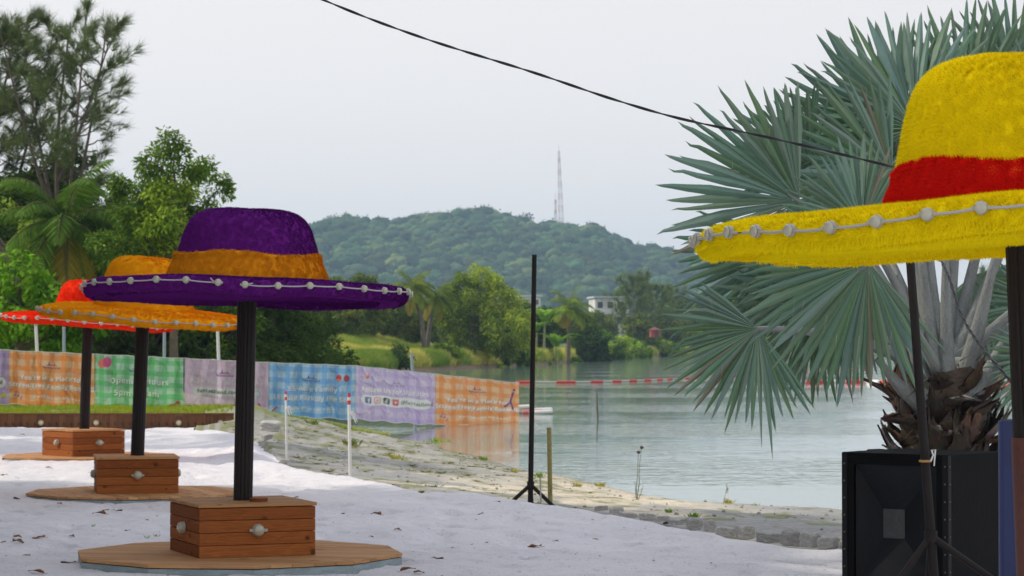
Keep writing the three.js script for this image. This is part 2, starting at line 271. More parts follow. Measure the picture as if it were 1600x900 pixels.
// clumps: [x, y, z, radius] in metres from the foot of the trunk
function leafyCrown(mb, wood, r, clumps, trunkTop, o) {
  for (const [x, y, z, R] of clumps) {
    const c = V(x, y, z), clumpFresh = r() < (o.freshShare ?? 0.3);
    if (o.core) { const g = new THREE.IcosahedronGeometry(R * 0.92, 2), P = g.attributes.position, q = V(0, 0, 0); for (let k = 0; k < P.count; k++) { q.fromBufferAttribute(P, k); const f = 0.8 + 0.45 * vnoise(q.x / R * 2.4 + x * 9, q.y / R * 2.4 + q.z / R * 2.1 + z * 9); P.setXYZ(k, q.x * f + x, q.y * f * 0.85 + y, q.z * f + z); } g.deleteAttribute('uv'); const m = mergeVertices(g.deleteAttribute('normal'), R * 0.01); m.computeVertexNormals(); mb.add(m, null, o.core); }
    if (wood) { const from = trunkTop(y), pts = bend(from, c, 0.08 * R, 5, r); wood.tube(pts, pts.map((_, i) => lerp(o.limb ?? 0.09, 0.02, i / 5)), 5); }
    const n = Math.round(o.leaves * R * R), subs = []; for (let k = 0; k < 5 + R * 3; k++) subs.push(rdir(r).multiplyScalar(R * (0.45 + 0.5 * r())).multiply(V(1, 0.75, 1)));
    for (let k = 0; k < n; k++) {
      const s = subs[(r() * subs.length) | 0], p = rdir(r).multiplyScalar(R * 0.46 * Math.cbrt(r())).add(s), out = p.clone().normalize();
      const d = rdir(r).addScaledVector(out, 0.9).normalize(); d.y -= 0.15; d.normalize();
      const nn = V(0, o.align ? 0.35 : 1, 0).addScaledVector(out, o.align ? 1.2 : 0.5).add(rdir(r).multiplyScalar(0.75)).normalize();
      if (Math.abs(nn.dot(d)) > 0.93) continue;
      const fresh = o.fresh && (clumpFresh ? r() < 0.85 : r() < 0.08);
      mb.leaf(p.add(c), d, nn, o.len * (0.7 + 0.6 * r()), o.wid * (0.7 + 0.6 * r()), tint(r, fresh ? o.fresh : o.col, 0.28), 0.15);
    }
  }
}
function leafyTree(name, pos, seed, clumps, o, label, category = 'tree', group) {
  const r = rng(seed), t = thing(name, pos, 0, label, category, group), w = new MB(), l = new MB(), H = o.trunkH;
  const bendX = (r() - 0.5) * 0.08 * H, tp = (y) => { const k = clamp(y / H * 0.62, 0.12, 1); return V(bendX * k * k, H * k, 0.05 * Math.sin(k * 5)); };
  const pts = []; for (let i = 0; i <= 7; i++) { const k = i / 7; pts.push(V(bendX * k * k, H * k - 0.15 * (i === 0), 0.05 * Math.sin(k * 5))); }
  w.tube(pts, pts.map((_, i) => o.trunkR * (1.25 - 0.95 * i / 7)), 8);
  leafyCrown(l, w, r, clumps, tp, o);
  add('trunk', w.geo(), o.bark ?? M.bark, t); add('crown', l.geo(), o.mat ?? M.leaf, t); return t;
}
function ball(r, n, cx, cy, cz, rx, ry, rz, R0, R1) { const o = []; for (let i = 0; i < n; i++) { const d = rdir(r), k = 0.55 + 0.45 * r(); o.push([cx + d.x * rx * k, cy + d.y * ry * k, cz + d.z * rz * k, lerp(R0, R1, r())]); } return o; }

function coconut(name, pos, seed, H, nF, FL, o, label, group) {
  const r = rng(seed), t = thing(name, pos, o.turn ?? 0, label, 'palm tree', group), w = new MB(), pts = [], lean = o.lean ?? 0.4;
  for (let i = 0; i <= 9; i++) { const k = i / 9; pts.push(V(lean * k * k, H * k - 0.1 * (i === 0), 0.1 * Math.sin(k * 3))); }
  w.tube(pts, pts.map((_, i) => (o.r ?? 0.16) * (i === 0 ? 1.6 : 1.1 - 0.035 * i)), 8); add('trunk', w.geo(), M.paleBark, t);
  const top = pts[9];
  for (let f = 0; f < nF; f++) {
    const mb = new MB(), az = f * 2.399 + r() * 0.4, el = lerp(1.3, -0.55, Math.pow(f / nF, 0.8)) + (r() - 0.5) * 0.25, L = FL * (0.85 + 0.3 * r()), d = V(Math.cos(az) * Math.cos(el), Math.sin(el), Math.sin(az) * Math.cos(el)), P = [], N = 14;
    let p = top.clone(), dir = d.clone();
    for (let i = 0; i <= N; i++) { P.push(p.clone()); p.addScaledVector(dir, L / N); dir.y -= (o.droop ?? 0.12) * (0.6 + i / N); dir.normalize(); }
    const col = f > nF * 0.86 ? [0.22, 0.17, 0.05] : o.col; mb.tube(P, P.map((_, i) => lerp(0.035, 0.008, i / N)), 4, [0.25, 0.24, 0.1]);
    for (let i = 1; i < N * 4; i++) {
      const k = i / (N * 4), j = Math.min(N - 1, Math.floor(k * N)), q = P[j].clone().lerp(P[j + 1], k * N - j), T = P[j + 1].clone().sub(P[j]).normalize(), S = V(0, 0, 0).crossVectors(T, V(0, 1, 0)).normalize(), U = V(0, 0, 0).crossVectors(S, T);
      if (k < 0.12) continue;
      for (const s of [-1, 1]) {
        const ld = S.clone().multiplyScalar(s).addScaledVector(T, 0.55).addScaledVector(U, 0.1 + 0.2 * r()).normalize(); ld.y -= 0.35 + 0.3 * r(); ld.normalize();
        const n = V(0, 0, 0).crossVectors(ld, T); if (n.lengthSq() < 0.01) continue;
        mb.leaf(q, ld, n.normalize(), FL * 0.26 * Math.sin(Math.PI * (0.15 + 0.8 * k)) * (0.85 + 0.3 * r()), FL * 0.018, tint(r, col, 0.25), 0.25);
      }
    }
    add('frond', mb.geo(), M.leaf, t);
  }
  return t;
}
function casuarina(name, pos, seed, H, o, label, group) {
  const r = rng(seed), t = thing(name, pos, 0, label, 'tree', group), w = new MB(), l = new MB(), pts = [];
  for (let i = 0; i <= 9; i++) { const k = i / 9; pts.push(V(o.lean * k * k + 0.15 * Math.sin(k * 7), H * k * (o.leaders ? 0.8 : 0.97), 0.2 * Math.sin(k * 4))); }
  w.tube(pts, pts.map((_, i) => lerp(o.r ?? 0.22, 0.03, i / 9)), 7);
  const leaders = [pts]; if (o.leaders) for (let l = 0; l < o.leaders; l++) { const i0 = 3 + (l % 3), az = l * 2.4 + r(), L = H * (0.9 - i0 / 9) * (0.75 + 0.35 * r()), q = []; for (let i = 0; i <= 9; i++) { const k = i / 9; q.push(pts[i0].clone().add(V(Math.cos(az) * o.spread * 0.6 * Math.pow(k, 0.8), L * k, Math.sin(az) * o.spread * 0.5 * k))); } leaders.push(q); w.tube(q, q.map((_, i) => lerp((o.r ?? 0.2) * 0.6, 0.02, i / 9)), 6); }
  for (let b = 0; b < o.branches; b++) {
    const ld = leaders[b % leaders.length], k = lerp(ld === pts ? o.from : 0.15, 0.99, (b + r()) / o.branches), i = Math.min(8, Math.floor(k * 9)), a = ld[i].clone().lerp(ld[i + 1], k * 9 - i), az = b * 2.4 + r(), L = o.spread * (leaders.length > 1 ? 0.7 : 1) * Math.sqrt(Math.max(0.06, 1.02 - k * k)) * (0.5 + 0.75 * r()), el = 0.3 + 0.5 * r() * k + 0.25 * k;
    const e = a.clone().add(V(Math.cos(az) * Math.cos(el) * L, Math.sin(el) * L, Math.sin(az) * Math.cos(el) * L)), q = bend(a, e, -0.06 * L, 6, r);
    w.tube(q, q.map((_, j) => lerp(0.035, 0.008, j / 6)), 4);
    for (let s = 0; s < o.sprays; s++) {
      const kk = 0.25 + 0.78 * Math.pow(r(), 0.7), j = Math.min(5, Math.floor(kk * 6)), c = q[j].clone().lerp(q[Math.min(6, j + 1)], kk * 6 - j).add(rdir(r).multiplyScalar(0.16 * L * r()));
      const ax = e.clone().sub(a).normalize().add(rdir(r).multiplyScalar(0.7)).add(V(0.15, 0.35, 0)).normalize();
      for (let n = 0; n < o.needles; n++) { const d = ax.clone().add(rdir(r).multiplyScalar(0.65)).normalize(), b0 = c.clone().addScaledVector(ax, 0.3 * r()), tip = b0.clone().addScaledVector(d, o.len * (0.5 + 0.8 * r())); tip.y -= 0.12 * r(); l.sliver(b0, tip, rdir(r), o.wid, tint(r, o.col, 0.3)); }
    }
  }
  add('trunk', w.geo(), M.bark, t); add('crown', l.geo(), M.leaf, t); return t;
}
function banana(pos, seed, H, label, group, s = 1) {
  const r = rng(seed), t = thing('banana_plant', pos, 0, label, 'banana plant', group), w = new MB();
  w.tube([V(0, -0.1, 0), V(0.05, H * 0.3, 0), V(0.08, H * 0.55, 0)], [0.16, 0.13, 0.08], 8, [0.2, 0.22, 0.09]); add('stem', w.geo(), M.plain, t);
  for (let f = 0; f < 9; f++) {
    const mb = new MB(), az = f * 2.4 + r(), L = H * (0.5 + 0.2 * r()), N = 10, P = []; let p = V(0.07, H * 0.52, 0), d = V(Math.cos(az) * 0.45, 1, Math.sin(az) * 0.45).normalize();
    for (let i = 0; i <= N; i++) { P.push(p.clone()); p.addScaledVector(d, L / N); d.x += Math.cos(az) * 0.09; d.z += Math.sin(az) * 0.09; d.y -= 0.10 + 0.12 * i / N; d.normalize(); }
    const S = V(-Math.sin(az), 0.2, Math.cos(az)), S2 = V(-Math.sin(az), -0.2, Math.cos(az));
    for (let i = 1; i < N; i++) { const k = i / N, wd = 0.3 * Math.sin(Math.PI * Math.pow(k, 0.7)) * s + 0.03, c = tint(r, [0.14, 0.24, 0.04], 0.2); for (const [q, sg] of [[S, 1], [S2, -1]]) { const n0 = mb.size, a = P[i], b = P[i + 1], n = V(0, 1, 0), wn = 0.3 * Math.sin(Math.PI * Math.pow((i + 1) / N, 0.7)) * s; mb.v(a, n, 0, 0, c); mb.v(b, n, 0, 1, c); mb.v(b.clone().addScaledVector(q, sg * wn), n, 1, 1, c); mb.v(a.clone().addScaledVector(q, sg * wd), n, 1, 0, c); mb.i.push(n0, n0 + 1, n0 + 2, n0, n0 + 2, n0 + 3); } }
    add('leaf', mb.geo(true), M.leaf, t);
  }
  return t;
}
const gnd = (px, D) => { const p = at(px, 535, D); p.y = D < farD(px) - 1 ? bankH(p.x, D) : farH(px, D); return p; };
const up = (p, dy) => p.clone().setY(p.y + dy);

// left-hand trees behind the banners
casuarina('casuarina_tree', gnd(88, 103), 11, 18.2, { lean: 0.4, branches: 78, from: 0.42, leaders: 5, spread: 4.0, sprays: 14, needles: 30, len: 0.52, wid: 0.022, r: 0.15, col: [0.095, 0.12, 0.085] }, 'tall wispy casuarina tree with open crown behind the coconut palm');
casuarina('casuarina_tree', gnd(-12, 106), 12, 21, { lean: -0.2, branches: 84, from: 0.4, leaders: 5, spread: 4.6, sprays: 13, needles: 34, len: 0.6, wid: 0.026, r: 0.15, col: [0.08, 0.1, 0.08] }, 'wispy casuarina tree cut off by the left edge of the view');
coconut('coconut_palm', gnd(101, 92), 21, 6.0, 26, 3.3, { col: [0.07, 0.125, 0.03], lean: 0.0, droop: 0.13 }, 'coconut palm with arching fronds in front of the tall casuarina');
{
  const r = rng(31), px = 0.0225;   // metres per pixel at 90 m
  const cl = [[-28, 95, 30], [5, 120, 34], [40, 92, 30], [62, 60, 26], [12, 70, 38], [-40, 55, 36], [30, 30, 36], [-20, 10, 40], [-70, 20, 34], [-85, 60, 30], [60, 12, 28], [-50, -30, 42], [10, -35, 42], [50, -40, 34], [-90, -40, 40], [0, -90, 44], [60, -90, 36], [-60, -95, 44], [-10, 45, 34]].map(([x, y, R]) => [x * px, (y + 290 - 15) * px - 0.3 + 0.0, (r() - 0.5) * 2.6, R * px]);
  leafyTree('leafy_tree', gnd(272, 90), 32, cl, { trunkH: 5.5, trunkR: 0.16, leaves: 1500, len: 0.2, wid: 0.085, col: [0.075, 0.125, 0.028], fresh: [0.22, 0.29, 0.055], freshShare: 0.5 }, 'light green leafy tree rising behind the purple hat');
  const q = 0.0185, c2 = [[-40, 60, 46], [10, 70, 40], [55, 45, 40], [95, 40, 30], [-30, 5, 50], [30, 0, 46], [80, -10, 40], [125, 0, 22], [-60, -50, 50], [0, -60, 50], [60, -65, 44], [105, -60, 34], [-20, -115, 50], [50, -120, 46], [-55, 165, 26], [-60, 200, 22]].map(([x, y, R]) => [x * q, (y + 125) * q, (r() - 0.5) * 1.8, R * q]);
  leafyTree('broadleaf_tree', gnd(30, 74), 33, c2, { trunkH: 3.2, trunkR: 0.12, leaves: 620, len: 0.24, wid: 0.13, col: [0.06, 0.135, 0.018], fresh: [0.13, 0.24, 0.03], freshShare: 0.45 }, 'bright green broad-leaved tree at the left edge, in front of the palm');
}
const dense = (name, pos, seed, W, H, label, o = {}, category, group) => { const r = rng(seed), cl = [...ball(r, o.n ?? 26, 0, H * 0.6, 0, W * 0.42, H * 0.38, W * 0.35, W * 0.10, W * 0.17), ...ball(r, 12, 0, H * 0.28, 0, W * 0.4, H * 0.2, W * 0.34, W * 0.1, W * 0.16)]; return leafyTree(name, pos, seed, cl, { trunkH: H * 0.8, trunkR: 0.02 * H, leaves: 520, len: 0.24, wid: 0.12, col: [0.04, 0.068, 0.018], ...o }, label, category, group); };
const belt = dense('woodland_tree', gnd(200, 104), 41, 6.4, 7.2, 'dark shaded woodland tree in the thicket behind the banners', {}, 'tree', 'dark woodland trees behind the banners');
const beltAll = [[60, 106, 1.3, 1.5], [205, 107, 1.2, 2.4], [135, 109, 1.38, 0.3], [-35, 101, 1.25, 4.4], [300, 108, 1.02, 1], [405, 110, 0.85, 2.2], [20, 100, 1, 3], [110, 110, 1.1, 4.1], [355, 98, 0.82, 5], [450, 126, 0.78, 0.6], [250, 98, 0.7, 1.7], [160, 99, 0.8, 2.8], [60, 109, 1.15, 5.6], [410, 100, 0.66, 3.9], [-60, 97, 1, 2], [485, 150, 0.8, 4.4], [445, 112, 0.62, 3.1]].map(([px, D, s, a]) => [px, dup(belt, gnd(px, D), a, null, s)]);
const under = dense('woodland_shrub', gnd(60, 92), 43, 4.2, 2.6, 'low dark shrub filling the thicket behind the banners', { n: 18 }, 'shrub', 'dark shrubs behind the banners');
const underAll = [[150, 93, 1, 1], [240, 95, 1.1, 2], [330, 95, 1, 3], [400, 97, 1.1, 4], [455, 103, 1.1, 5], [-20, 90, 1, 2.5], [478, 118, 1.1, 0.4]].map(([px, D, s, a]) => [px, dup(under, gnd(px, D), a, null, s)]);
const bright = dense('leafy_tree', gnd(165, 100), 44, 5.2, 6.6, 'fresh green tree filling the gap between the coconut palm and the light green tree', { leaves: 620, len: 0.2, wid: 0.1, col: [0.07, 0.12, 0.025], fresh: [0.18, 0.25, 0.05], freshShare: 0.45 });
dup(bright, gnd(28, 97), 2, 'fresh green tree left of the coconut palm, under the tall casuarinas', 1.08); dup(bright, gnd(340, 96), 4, 'fresh green tree just behind the crown of the purple hat', 0.8);
// trees left of the frame: their shade lies over the sand and the hats
{
  const shade = dense('shade_tree', V(-11.5, 0, -24), 45, 9, 14, 'tall dense shade tree beside the sand, left of the frame', { leaves: 300, len: 0.36, wid: 0.2, n: 34 }, 'tree', 'shade trees left of the frame');
  const thin = dense('shade_tree', V(-16.5, 0, -45), 46, 8.5, 13, 'open-crowned shade tree beyond the left edge of the sand', { leaves: 130, len: 0.34, wid: 0.18, n: 22 }, 'tree', 'open shade trees left of the frame');
  [[-23, 52, 1, 2], [-24, 44, 1, 4]].forEach(([x, D, q, a]) => dup(thin, V(x, 0, -D), a, null, q));
  [[-11, 28, 0.95, 1], [-11, 18, 1.05, 2], [-12, 12, 1, 3], [-19, 23, 1.1, 4], [-20, 31, 1, 5], [-21, 42, 0.85, 0.5], [-20, 14, 1.1, 2.5], [-13, 6, 1, 4.4]].forEach(([x, D, s, a]) => dup(shade, V(x, 0, -D), a, null, s));
}
// labels by place: an ordinal from the left among those by the same landmark
const ORD = ['first', 'second', 'third', 'fourth', 'fifth', 'sixth', 'seventh', 'eighth', 'ninth', 'tenth', 'eleventh', 'twelfth', 'thirteenth', 'fourteenth', 'fifteenth', 'sixteenth', 'seventeenth', 'eighteenth', 'nineteenth', 'twentieth', 'twenty-first', 'twenty-second', 'twenty-third', 'twenty-fourth', 'twenty-fifth', 'twenty-sixth', 'twenty-seventh', 'twenty-eighth'];
function placeLabels(what, items, marks) {          // items: [px, object]
  for (let m = 0, lo = -1e9; m < marks.length; lo = marks[m][0], m++) { const l = items.filter(([x]) => x >= lo && x < marks[m][0]).sort((a, b) => a[0] - b[0]); l.forEach(([, o], i) => { o.userData.label = what + ' ' + marks[m][1] + (l.length > 1 ? ', ' + ORD[i] + ' from the left' : ''); }); }
}
const FARMARKS = [[560, 'above the light blue banner'], [640, 'above the lilac banner'], [730, 'behind the leaning coconut palms'], [800, 'beside the round yellow-green tree'], [880, 'by the banana plants'], [960, 'by the upright far coconut palm'], [1100, 'by the far casuarinas'], [1e9, 'seen through the fan palm']];
// far shore, one by one
coconut('coconut_palm', gnd(663, 246), 22, 6.4, 20, 3.0, { col: [0.15, 0.19, 0.04], lean: -1.1, droop: 0.14, r: 0.22 }, 'leaning coconut palm on the far shore right of the purple hat brim');
coconut('coconut_palm', gnd(668, 250), 23, 5.6, 16, 2.8, { col: [0.09, 0.13, 0.035], lean: 0.9, droop: 0.16, r: 0.22 }, 'second coconut palm of the far shore pair, leaning right');
coconut('coconut_palm', gnd(888, 304), 24, 8.0, 22, 3.4, { col: [0.15, 0.2, 0.04], lean: 0.15, droop: 0.14, r: 0.22 }, 'upright coconut palm on the far shore right of the black pole');
{
  const px = 0.065, r = rng(51), cl = [[10, 118, 24], [-15, 108, 22], [35, 104, 22], [-35, 92, 22], [60, 84, 20], [5, 85, 30], [-20, 65, 28], [35, 66, 30], [-45, 58, 20], [70, 55, 22], [0, 40, 30], [40, 35, 30], [-25, 30, 24], [75, 25, 22], [20, 12, 26], [55, 8, 22], [-10, 8, 18]].map(([x, y, R]) => [x * px, y * px + 0.2, (r() - 0.5) * 3, R * px]);
  leafyTree('leafy_tree', gnd(738, 258), 52, cl, { trunkH: 5, trunkR: 0.2, leaves: 650, len: 0.36, wid: 0.15, col: [0.125, 0.17, 0.025], fresh: [0.27, 0.31, 0.06], freshShare: 0.5 }, 'round yellow-green tree on the far shore left of the black pole');
}
const fo = { leaves: 420, len: 0.42, wid: 0.2 };
dense('leafy_tree', gnd(795, 268), 53, 5.2, 6.2, 'dark green tree behind the black pole on the far shore', { ...fo, col: [0.05, 0.085, 0.022] });
dense('leafy_tree', gnd(840, 300), 54, 4.6, 5.6, 'dark tree behind the banana plants', { ...fo, col: [0.045, 0.08, 0.02] });
banana(gnd(850, 292), 61, 6.4, 'tallest banana plant just right of the black pole', null, 1.6);
banana(gnd(868, 296), 62, 6.0, 'banana plant standing left of the upright coconut palm', null, 1.6);
banana(gnd(838, 294), 63, 4.6, 'shorter banana plant directly behind the black pole', null, 1.5);
dense('leafy_tree', gnd(915, 335), 55, 6.5, 6, 'dark tree just right of the upright coconut palm', { ...fo, col: [0.04, 0.075, 0.02] });
dense('bush', gnd(950, 372), 56, 6, 5.5, 'bright green bush with a pointed top on the far shore', { ...fo, col: [0.08, 0.14, 0.025], fresh: [0.23, 0.30, 0.05], freshShare: 0.5, n: 16 }, 'bush');
dense('bush', gnd(988, 405), 57, 7.5, 4.4, 'broad green bush at the water below the far casuarinas', { ...fo, col: [0.075, 0.14, 0.025], fresh: [0.21, 0.29, 0.04], freshShare: 0.5, n: 16 }, 'bush');
const bush = dense('bush', gnd(1035, 455), 58, 9, 3.6, 'low green bush along the far waterline', { ...fo, col: [0.075, 0.14, 0.025], fresh: [0.22, 0.28, 0.05], freshShare: 0.5, n: 16 }, 'bush', 'low bushes along the far waterline');
const bushAll = [[1090, 505, 1, 1], [1150, 540, 1.1, 2], [1215, 580, 1.1, 3], [1290, 610, 1.1, 4], [1370, 640, 1.2, 5], [1450, 665, 1.2, 1.5], [1530, 690, 1.3, 2.5], [1590, 706, 1.3, 3.5], [965, 385, 0.7, 4.5], [905, 322, 0.5, 5.5], [700, 246, 0.35, 0.7], [780, 262, 0.4, 1.9], [815, 274, 0.4, 3.3], [765, 258, 0.3, 2.6], [862, 292, 0.42, 0.2]].map(([px, D, s, a]) => [px, dup(bush, gnd(px, D), a, null, s)]);
dense('bush', gnd(626, 222), 59, 2.9, 2.3, 'round dark green bush in the grass left of the far palms', { ...fo, len: 0.3, wid: 0.15, col: [0.035, 0.075, 0.018], n: 14 }, 'bush');
const farTree = dense('leafy_tree', gnd(560, 262), 60, 7.5, 6.2, 'green tree in the belt behind the far shore', { ...fo, col: [0.085, 0.115, 0.028], fresh: [0.17, 0.19, 0.05], freshShare: 0.35 }, 'tree', 'trees in the belt behind the far shore');
const farAll = [[505, 240, 0.85, 1], [600, 290, 1, 2], [645, 300, 0.95, 3], [530, 300, 1.15, 4], [690, 320, 0.9, 5.2], [770, 330, 0.9, 0.7], [820, 345, 1, 1.8], [935, 440, 1.0, 2.9], [1075, 560, 1.7, 3.7], [1150, 610, 1.8, 4.8], [1230, 660, 2.0, 5.9], [1330, 700, 2.1, 0.3], [1430, 740, 2.2, 1.4], [1530, 760, 2.3, 2.4], [1600, 770, 2.3, 3.4], [1120, 640, 1.8, 0.9], [1280, 740, 2, 2.1], [575, 245, 0.7, 5], [545, 238, 0.55, 2.2], [715, 285, 0.72, 1.1], [812, 300, 0.8, 4.2], [858, 322, 0.8, 2.6], [905, 350, 0.85, 0.4], [1000, 450, 0.95, 1.9], [1040, 480, 1.05, 3.3], [640, 262, 0.6, 3.9]].map(([px, D, s, a]) => [px, dup(farTree, gnd(px, D), a, null, s)]);
const fc = casuarina('casuarina_tree', gnd(990, 470), 13, 12.5, { lean: 0.3, branches: 46, from: 0.1, spread: 6, sprays: 8, needles: 22, len: 1.3, wid: 0.12, r: 0.2, col: [0.10, 0.13, 0.065] }, 'hazy casuarina on the far shore beside the white houses', 'far casuarinas');
const casAll = [[1020, 480, 0.92, 2], [1048, 500, 0.9, 4], [965, 560, 0.9, 1], [1560, 700, 1.6, 3]].map(([px, D, s, a]) => [px, dup(fc, gnd(px, D), a, null, s)]);
{
  const LM = [[110, 'behind the red hat'], [260, 'behind the orange hat'], [1e9, 'behind the purple hat']];
  placeLabels('dark woodland tree', [[200, belt], ...beltAll], LM); placeLabels('low dark shrub', [[60, under], ...underAll], LM);
  placeLabels('low green bush', [[1035, bush], ...bushAll], FARMARKS); placeLabels('green tree in the far belt', [[560, farTree], ...farAll], FARMARKS); placeLabels('hazy far casuarina', casAll, [[1000, 'left of the white-housed gap behind the water'], [1100, 'left of the fan palm'], [1e9, 'seen under the yellow brim']]);
}

// forest on the hill: nobody could count its trees
{
  const r = rng(71), variants = [0, 1, 2, 3].map((k) => {
    const q = rng(80 + k), mb = new MB(), H = 1, cl = k === 3 ? ball(q, 6, 0, 0.95, 0, 0.34, 0.25, 0.34, 0.16, 0.26) : ball(q, 9, 0, 0.55, 0, 0.34, 0.3, 0.34, 0.2, 0.3);
    if (k === 3) mb.tube([V(0, 0, 0), V(0.03, 0.5, 0), V(0, 1, 0)], [0.035, 0.03, 0.015], 4, [0.5, 0.5, 0.45]);
    leafyCrown(mb, null, q, cl, null, { leaves: 900, len: 0.085, wid: 0.06, col: [0.58, 0.58, 1.05], align: 1, core: k === 3 ? null : [0.85, 0.9, 0.85] }); return mb.geo();
  });
  const mats = variants.map(() => []), cols = variants.map(() => []), n = 3800;
  for (let i = 0; i < n; i++) {
    const ridge = i < 260, px = ridge ? 380 + 760 * (i + r()) / 260 : 300 + 1000 * r(), D = HD + HS * (ridge ? -12 + 30 * r() : -270 + 275 * Math.pow(r(), 0.85));
    const x = (px - 800) / FOC * HD * (0.35 + 0.65 * D / HD), k = ridge && r() < 0.45 ? 3 : (r() * 3) | 0, s = HS * (ridge ? 4.5 + 6 * r() * r() : 7.8 * (0.5 + 1.0 * r())) * (k === 3 ? 1.25 : 1);
    mats[k].push(M4(V(x, hillH(px, D) - 1, -D), euler(0, r() * 6.28, 0), V(s * (0.9 + 0.5 * r()), s, s * (0.9 + 0.4 * r()))));
    const b = 0.4 + 1.2 * r(), y = r() * r() * 1.8; cols[k].push(new THREE.Color(0.048 * b * (1 + 0.9 * y), 0.10 * b * (1 + 0.25 * y), 0.036 * b));
  }
  variants.forEach((g, k) => stuff('hill_forest', g, M.leafOpaque, scene, mats[k], cols[k], ['dense hazy forest covering the hill', 'dense hazy forest covering the hill', 'dense hazy forest covering the hill', 'open tall trees along the ridge of the hill'][k], 'forest'));
}
// grass behind the timber edging and on the far field
{
  const r = rng(91), tuft = new MB(); for (let k = 0; k < 14; k++) { const a = r() * 6.28, b = V(0.12 * (r() - 0.5), 0, 0.12 * (r() - 0.5)); tuft.sliver(b, b.clone().add(V(0.35 * Math.cos(a) * r(), 0.6 + 0.5 * r(), 0.35 * Math.sin(a) * r())), V(Math.cos(a), 0, Math.sin(a)), 0.035, tint(r, [1, 1, 1], 0.2)); }
  const g = tuft.geo(), m1 = [], c1 = [], m2 = [], c2 = [];
  for (let i = 0; i < 9000; i++) { const D = 52.2 + 16 * r(), px = -80 + 660 * r(), p = at(px, 535, D); if (px > 380 && (!inland(p.x + 0.3, D) || bankH(p.x, D) < -0.55 || D < 57)) continue; p.y = bankH(p.x, D) - 0.01; const s = 0.05 + 0.07 * r(); m1.push(M4(p, euler(0, r() * 6.28, 0), V(s * 1.6, s, s * 1.6))); const b = 0.7 + 0.6 * r(); c1.push(new THREE.Color(0.2 * b, 0.24 * b, 0.035 * b)); }
  for (let i = 0; i < 26000; i++) { const px = i < 16000 ? 480 + 220 * r() : 480 + 620 * r(), D = farD(px) + 1.2 + 42 * r() * r(), p = gnd(px, D), s = 0.3 + 0.6 * r(), b = 0.7 + 0.6 * r(), n = smoothstep(fbm(p.x * 0.35, D * 0.25, 4), 0.35, 0.62); m2.push(M4(p, euler(0, r() * 6.28, 0), V(s * 2.2, s, s * 2.2))); c2.push(new THREE.Color(lerp(0.13, 0.34, n) * b, lerp(0.19, 0.32, n) * b, lerp(0.05, 0.15, n) * b)); }
  stuff('lawn_grass', g, M.leafOpaque, scene, m1, c1, 'rough green grass between the timber edging and the banners', 'grass');
  stuff('field_grass', g, M.leafOpaque, scene, m2, c2, 'pale sunlit grass on the far shore', 'grass');
}
// ---------------------------------------------------------------- far buildings and mast
function house(px, py, D, w, h, depth, floors, cols, label, turn = 0) {
  const base = at(px, py, D); const t = thing('white_house', V(base.x, base.y - h, base.z), turn, label, 'house'), wall = mat([0.72, 0.72, 0.7], 0.8, { map: tBlotch }), glass = phys([0.05, 0.07, 0.09], 0.1), roof = mat([0.45, 0.5, 0.55], 0.6);
  add('wall', box(w, h + 4, depth, 0.02).translate(0, h / 2 - 2, 0), wall, t); add('roof', box(w + 0.7, 0.35, depth + 0.7, 0.05).translate(0, h + 0.1, 0), roof, t);
  for (let f = 0; f < floors; f++) for (let c = 0; c < cols; c++) { const fr = add('window', box(w / cols * 0.62, h / floors * 0.5, 0.12, 0.02), M.white, t); fr.position.set(-w / 2 + w / cols * (c + 0.5), h / floors * (f + 0.52), depth / 2 + 0.04); const p = add('pane', box(w / cols * 0.54, h / floors * 0.43, 0.06, 0.01), glass, fr); p.position.z = 0.05; }
  add('balcony', box(w * 0.45, 0.9, 1.0, 0.03).translate(-w * 0.2, h / floors * 1.05, depth / 2 + 0.5), M.white, t);
  return t;
}
house(948, 466, 480, 5.6, 5.5, 8, 2, 3, 'white two-storey house right of the upright coconut palm', 0.12);
house(970, 478, 500, 3, 5, 6, 2, 2, 'narrow white house wing beside the far casuarinas', -0.1);
house(826, 464, 500, 4, 4.5, 7, 2, 2, 'white house glimpsed just left of the black pole', 0.1);
house(780, 468, 520, 9, 7, 7, 2, 4, 'pale house behind the round yellow-green tree', 0);
house(695, 463, 500, 7.4, 7, 7, 2, 3, 'white house between the leaning palms and the round tree', -0.08);
{
  const p = at(1023, 527, 430), t = thing('red_hut', p, 0.1, 'small red hut at the far waterline beside the bushes', 'hut'); p.y = 0;
  add('wall', box(1.5, 1.3, 1.6, 0.02).translate(0, 0.65, 0), mat([0.42, 0.07, 0.05], 0.7, { map: tBlotch }), t); add('roof', new THREE.ConeGeometry(1.4, 0.5, 4, 1).rotateY(Math.PI / 4).translate(0, 1.5, 0), mat([0.2, 0.06, 0.05], 0.7), t); add('door', box(0.6, 1.3, 0.1, 0.01).translate(0.2, 0.65, 0.8), mat([0.1, 0.05, 0.04], 0.7), t);
}
